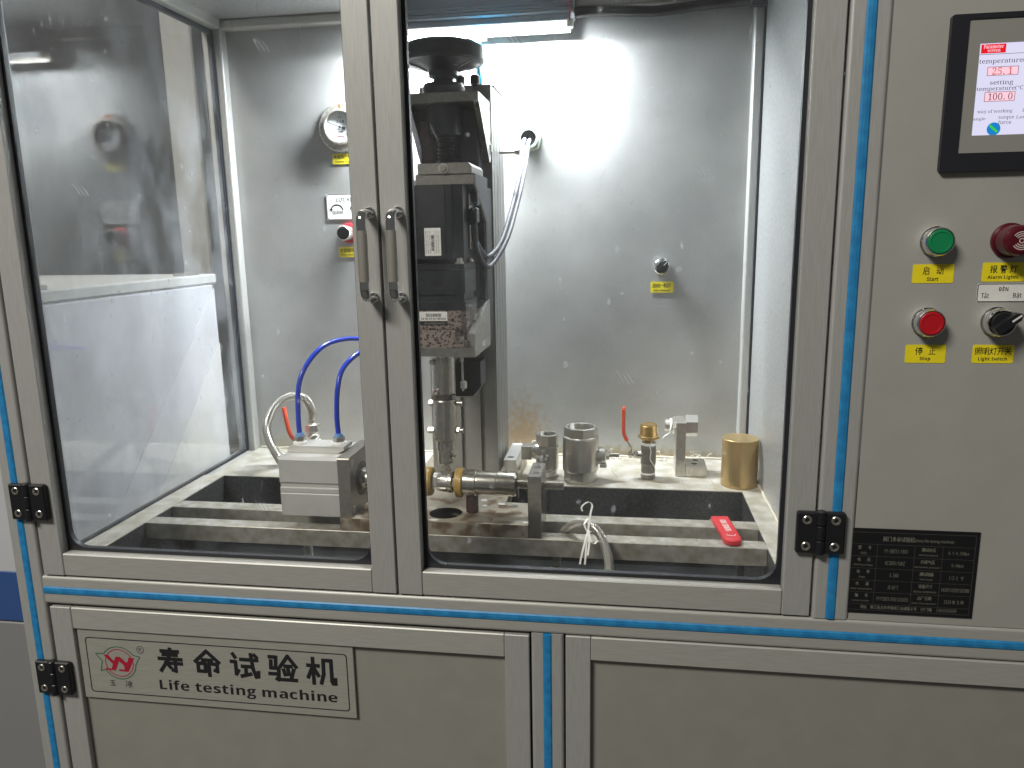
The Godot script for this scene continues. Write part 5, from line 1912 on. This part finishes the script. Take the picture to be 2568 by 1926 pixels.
func lights_and_camera() -> void:
	var cam := Camera3D.new()
	cam.name = "camera"
	cam.position = Vector3(0.7927, 0.4581, 0.8411)
	cam.rotation_order = EULER_ORDER_YXZ
	cam.rotation_degrees = Vector3(-11.097, 8.6113, -0.98868)
	cam.fov = 54.05
	cam.near = 0.02
	cam.far = 50.0
	cam.current = true
	add_child(cam)
	var e := Environment.new()
	e.background_mode = Environment.BG_COLOR
	e.background_color = lin(0.055, 0.055, 0.052)
	e.tonemap_mode = Environment.TONE_MAPPER_LINEAR
	e.tonemap_exposure = 1.7
	e.sdfgi_enabled = true
	e.ssao_enabled = true
	e.ssil_enabled = true
	var w := WorldEnvironment.new()
	w.name = "world"
	w.environment = e
	add_child(w)
	var a := AreaLight3D.new()
	a.name = "ceiling_lamp_light"
	a.area_size = Vector2(1.3, 0.5)
	a.position = Vector3(-1.0, 3.1, 2.5)
	a.rotation_degrees = Vector3(-50, -32, 0)
	a.light_color = Color(1.0, 0.985, 0.95)
	a.light_energy = ROOM_ENERGY
	a.shadow_enabled = true
	add_child(a)

func fill_glyphs() -> void:
	var wood := "6,30 94,30/50,2 50,98/48,32 6,76/52,36 90,68"
	glyphs = {
		"寿": "18,14 82,14/24,28 76,28/8,44 92,44/52,4 44,44 12,92/30,60 92,60/68,48 68,90 56,86/42,68 50,78",
		"命": "50,4 6,46/50,4 94,46/32,38 68,38/16,52 42,52 42,82 16,82 16,52/56,52 86,52 86,80 76,76/56,52 56,98",
		"讠": "30,6 56,20/6,36 56,36 56,84 84,68", "式": "4,26 96,26/10,52 52,52/30,52 30,84/4,90 56,80/62,4 70,60 84,90 96,88 98,70/80,6 94,16",
		"试": "=讠:0,0,32,100/=式:34,0,66,100", "马": "10,8 70,8 62,50/24,22 20,50 90,50 84,94 66,90/4,72 68,72",
		"佥": "50,2 4,42/50,2 98,42/30,40 70,40/22,54 30,74/48,50 52,72/82,52 66,84/6,92 96,92", "验": "=马:0,0,40,100/=佥:40,0,60,100",
		"木": wood, "几": "24,8 22,60 4,96/24,8 74,8 74,84 80,94 96,94 96,76", "机": "=木:0,0,44,100/=几:46,0,54,100",
		"玉": "14,14 86,14/20,48 80,48/8,88 92,88/50,14 50,88/64,62 76,74", "氵": "30,8 70,24/14,38 56,52/10,92 70,60",
		"夜": "50,2 54,14/4,18 96,18/34,20 6,60/22,44 22,98/60,24 40,64/60,34 90,34 44,98/54,52 96,96", "液": "=氵:0,0,28,100/=夜:30,0,70,100",
		"启": "46,2 54,12/20,16 84,16 84,40 20,40/20,16 18,60 4,96/34,56 86,56 86,92 34,92 34,56",
		"动": "8,18 46,18/2,42 52,42/28,42 8,82 46,76/38,60 52,86/54,30 94,30 90,92 76,88/74,4 72,44 48,96",
		"停": "24,4 4,44/16,28 16,98/64,2 66,10/36,14 98,14/48,24 86,24 86,40 48,40 48,24/36,62 36,50 98,50 96,62/44,68 90,68/68,68 68,94 56,90",
		"止": "52,6 52,90/52,44 88,44/22,36 22,90/4,90 96,90",
		"报": "4,26 40,26/22,4 22,90 12,86/4,62 40,48/52,8 52,98/52,10 88,10 88,34 76,32/52,46 88,46 56,96/60,56 96,94",
		"警": "8,10 52,10/20,2 20,18/40,2 40,18/14,22 46,22 44,44/14,30 34,30 34,40 14,40/66,2 54,26/62,14 96,14/90,14 56,46/66,22 94,44/4,52 96,52/26,60 74,60/26,68 74,68/28,76 74,76 74,96 28,96 28,76",
		"灯": "10,30 16,50/40,24 30,44/26,4 24,56 4,94/26,60 42,86/48,16 98,16/76,16 76,90 62,86",
		"照": "8,10 40,10 40,62 8,62 8,10/8,36 40,36/50,8 94,8 90,32 78,30/68,8 52,36/54,40 90,40 90,62 54,62 54,40/14,76 8,92/34,76 38,92/60,76 64,92/84,76 94,92",
		"明": "6,16 40,16 40,74 6,74 6,16/6,44 40,44/54,8 54,60 44,96/54,8 90,8 90,92 78,90/54,34 90,34/54,60 90,60",
		"开": "8,12 92,12/4,46 96,46/34,12 34,50 10,96/68,12 68,96", "关": "28,4 38,20/72,4 62,20/12,28 88,28/4,52 96,52/50,28 50,52 10,94/52,54 92,94",
		"公": "38,8 10,50/64,6 96,46/54,46 24,90 84,84/72,66 94,96", "松": "=木:0,0,44,100/=公:42,0,58,100",
		"夹": "10,22 90,22/28,34 36,48/72,34 64,48/4,56 96,56/50,4 50,56 8,96/52,58 94,96",
		"紧": "14,6 14,42/32,4 32,46/46,8 88,8 52,46/56,18 94,44/56,48 28,58 66,58 24,74 82,72/50,74 50,98/26,82 12,96/72,80 92,94",
		"压": "12,8 94,8/14,8 12,60 2,96/30,48 88,48/58,22 58,88/22,88 98,88/74,58 84,72", "力": "12,30 86,30 80,92 62,88/48,4 46,50 10,96",
		"表": "12,12 88,12/20,28 80,28/4,44 96,44/50,2 50,44/48,46 6,80/30,64 30,96 52,84/50,48 70,80 96,94/86,54 66,70",
		"周": "14,8 12,60 2,96/14,8 94,8 94,94 80,92/28,28 80,28/54,18 54,42/24,44 84,44/34,56 74,56 74,78 34,78 34,56", "调": "=讠:0,0,32,100/=周:34,0,66,100",
		"节": "6,18 94,18/32,4 32,32/68,4 68,32/14,44 84,44 82,78 68,74/46,44 46,98",
		"门": "12,4 24,18/12,24 12,98/36,10 90,10 90,92 74,88",
		"阀": "10,4 20,16/8,24 8,98/30,8 94,8 94,94 80,92/22,44 74,40/38,28 28,60/32,50 32,92/52,26 58,60 72,84 78,70/72,52 44,86/66,26 72,34",
		"号": "26,8 74,8 74,34 26,34 26,8/6,48 94,48/32,48 26,66 80,66 74,94 54,92",
		"型": "6,10 56,10/4,32 58,32/22,10 18,52/42,10 42,52/70,8 70,40/90,2 90,50 80,48/14,68 86,68/50,54 50,92/2,92 98,92",
		"电": "14,22 84,22 84,66 14,66 14,22/14,44 84,44/48,4 48,84 54,92 94,92 94,78", "功": "4,20 40,20/22,20 22,72/2,78 44,66/48,28 92,28 88,92 74,88/68,4 66,46 40,96",
		"率": "50,2 52,12/8,16 92,16/48,18 34,34 60,32/60,24 32,50 70,48/10,28 24,38/8,54 26,46/90,26 76,36/78,46 94,56/4,70 96,70/50,56 50,98",
		"水": "50,4 50,92 38,88/8,32 38,32 6,80/86,18 60,42/54,36 96,84", "昷": "20,6 80,6 80,42 20,42 20,6/20,24 80,24/12,56 88,56/12,56 12,90/88,56 88,90/38,56 38,90/62,56 62,90/0,90 100,90",
		"温": "=氵:0,0,26,100/=昷:28,0,72,100", "编": "24,4 6,30 26,28 4,56 34,50/2,84 36,70/62,2 66,12/44,16 92,16 92,36 44,36/44,16 44,60 34,94/50,48 94,48 94,94/50,48 50,96/64,48 64,94/80,48 80,94/50,70 94,70",
		"则": "12,8 12,66/12,8 50,8 50,66/32,20 30,60 4,94/34,70 52,90/70,14 70,70/92,4 92,94 76,90", "测": "=氵:0,0,26,100/=则:28,0,72,100",
		"外": "30,4 8,52/24,22 50,22 10,96/20,46 36,62/70,4 70,96/70,34 96,58",
		"接": "2,26 36,26/20,4 20,90 10,86/2,60 36,48/66,2 70,10/42,16 96,16/54,22 58,34/82,22 76,36/38,40 98,40/38,60 98,60/62,44 52,74 90,94/84,60 42,94",
		"气": "28,2 8,40/24,18 90,18/26,34 78,34/14,50 74,50 78,88 96,94 96,78", "规": "4,24 44,24/2,50 46,50/24,4 24,50 4,94/26,56 44,84/56,8 56,60/56,8 92,8 92,60/74,22 72,60 46,96/76,62 78,92 98,92 98,78",
		"各": "40,2 8,38/32,18 78,18 8,66/26,28 98,60/20,62 82,62 82,94 20,94 20,62", "格": "=木:0,0,44,100/=各:42,0,58,100",
		"设": "10,6 22,20/2,36 20,36 20,84 34,70/52,8 52,28 38,48/52,8 82,8 82,36 96,36/42,54 88,54 42,96/50,60 98,96",
		"备": "36,2 12,34/30,14 74,14 8,52/30,22 94,50/18,56 82,56 82,96 18,96 18,56/18,76 82,76/50,56 50,96", "尺": "20,8 82,8 82,42 20,42/20,8 18,56 4,96/50,42 94,96",
		"寸": "6,26 94,26/66,4 66,90 48,86/24,46 36,64", "出": "50,4 50,90/16,16 16,46 84,46 84,16/6,56 6,92 94,92 94,56", "厂": "14,12 96,12/16,12 14,60 2,96",
		"日": "20,8 80,8 80,92 20,92 20,8/20,50 80,50", "期": "4,18 52,18/16,4 16,68/40,4 40,68/16,34 40,34/16,52 40,52/2,68 54,68/16,74 6,94/36,74 48,90/62,8 62,60 50,96/62,8 94,8 94,92 82,90/62,34 94,34/62,60 94,60",
		"年": "30,2 10,34/24,20 88,20/24,44 84,44/24,44 24,70/4,70 96,70/54,20 54,98", "月": "24,6 24,56 8,96/24,6 82,6 82,92 66,90/24,34 82,34/24,60 82,60",
		"土": "14,34 86,34/50,6 50,90/4,90 96,90", "也": "10,44 92,30 88,66 76,64/52,4 52,76/28,20 28,80 36,92 92,92 94,76", "地": "=土:0,0,40,100/=也:40,0,60,100", "址": "=土:0,0,38,100/=止:40,0,60,100",
		"浙": "=氵:0,0,24,100/26,26 54,26/42,4 42,90 32,86/26,62 54,48/90,6 64,18 62,60 54,96/64,42 98,42/82,42 82,98", "工": "12,12 88,12/50,12 50,88/4,88 96,88", "江": "=氵:0,0,28,100/=工:32,0,66,100",
		"省": "50,2 50,32/26,10 14,30/74,8 92,26/80,22 10,52/30,48 30,98/30,48 80,48 80,98 30,98/30,64 80,64/30,80 80,80", "王": "12,12 88,12/20,48 80,48/6,88 94,88/50,12 50,88",
		"不": "8,14 92,14/54,14 8,66/50,40 50,96/58,44 92,72", "环": "=王:0,0,42,100/=不:42,0,58,100", "市": "50,2 52,14/4,20 96,20/18,38 18,84/18,38 82,38 82,80 68,78/50,22 50,98",
		"珠": "=王:0,0,40,100/50,14 44,36/48,26 94,26/40,50 100,50/70,2 70,98/68,52 42,84/72,54 98,82", "港": "=氵:0,0,26,100/36,18 96,18/54,4 54,38/80,4 80,38/30,40 100,40/50,42 30,68/84,42 100,66/50,58 82,58 82,72 50,72 50,92 94,92 94,80",
		"业": "36,6 36,88/64,6 64,88/14,32 26,66/88,30 74,66/4,90 96,90", "成": "12,24 96,24/14,24 12,60 2,96/14,46 42,46 40,76 26,74/60,4 68,60 84,90 96,88 98,70/86,40 50,92/76,6 90,16",
		"城": "=土:0,0,36,100/=成:36,0,64,100", "路": "6,8 38,8 38,34 6,34 6,8/22,34 22,84/22,56 40,56/8,50 8,88/2,92 42,78/=各:42,0,58,100", "8": "50,10 28,26 50,48 74,26 50,10/50,48 22,72 50,92 78,72 50,48",
		"少": "50,2 50,56/24,20 6,50/72,18 96,42/86,46 50,82 10,96", "沙": "=氵:0,0,28,100/=少:30,0,70,100", "镇": "22,2 2,30/16,20 40,20/4,42 42,42/2,60 42,60/24,42 24,88 42,74/46,14 98,14/72,2 72,26/54,26 54,80/54,26 92,26 92,80/54,44 92,44/54,62 92,62/44,80 100,80/62,84 48,98/82,84 98,98",
		"-": "16,50 84,50",
	}

func _ready() -> void:
	rng.seed = 20240
	lights_and_camera()
	fill_glyphs()
	make_materials()
	build_surroundings()
	build_cabinet()
	build_signs()
	build_devices()
	build_drive()
	build_fixture()
	build_valves()
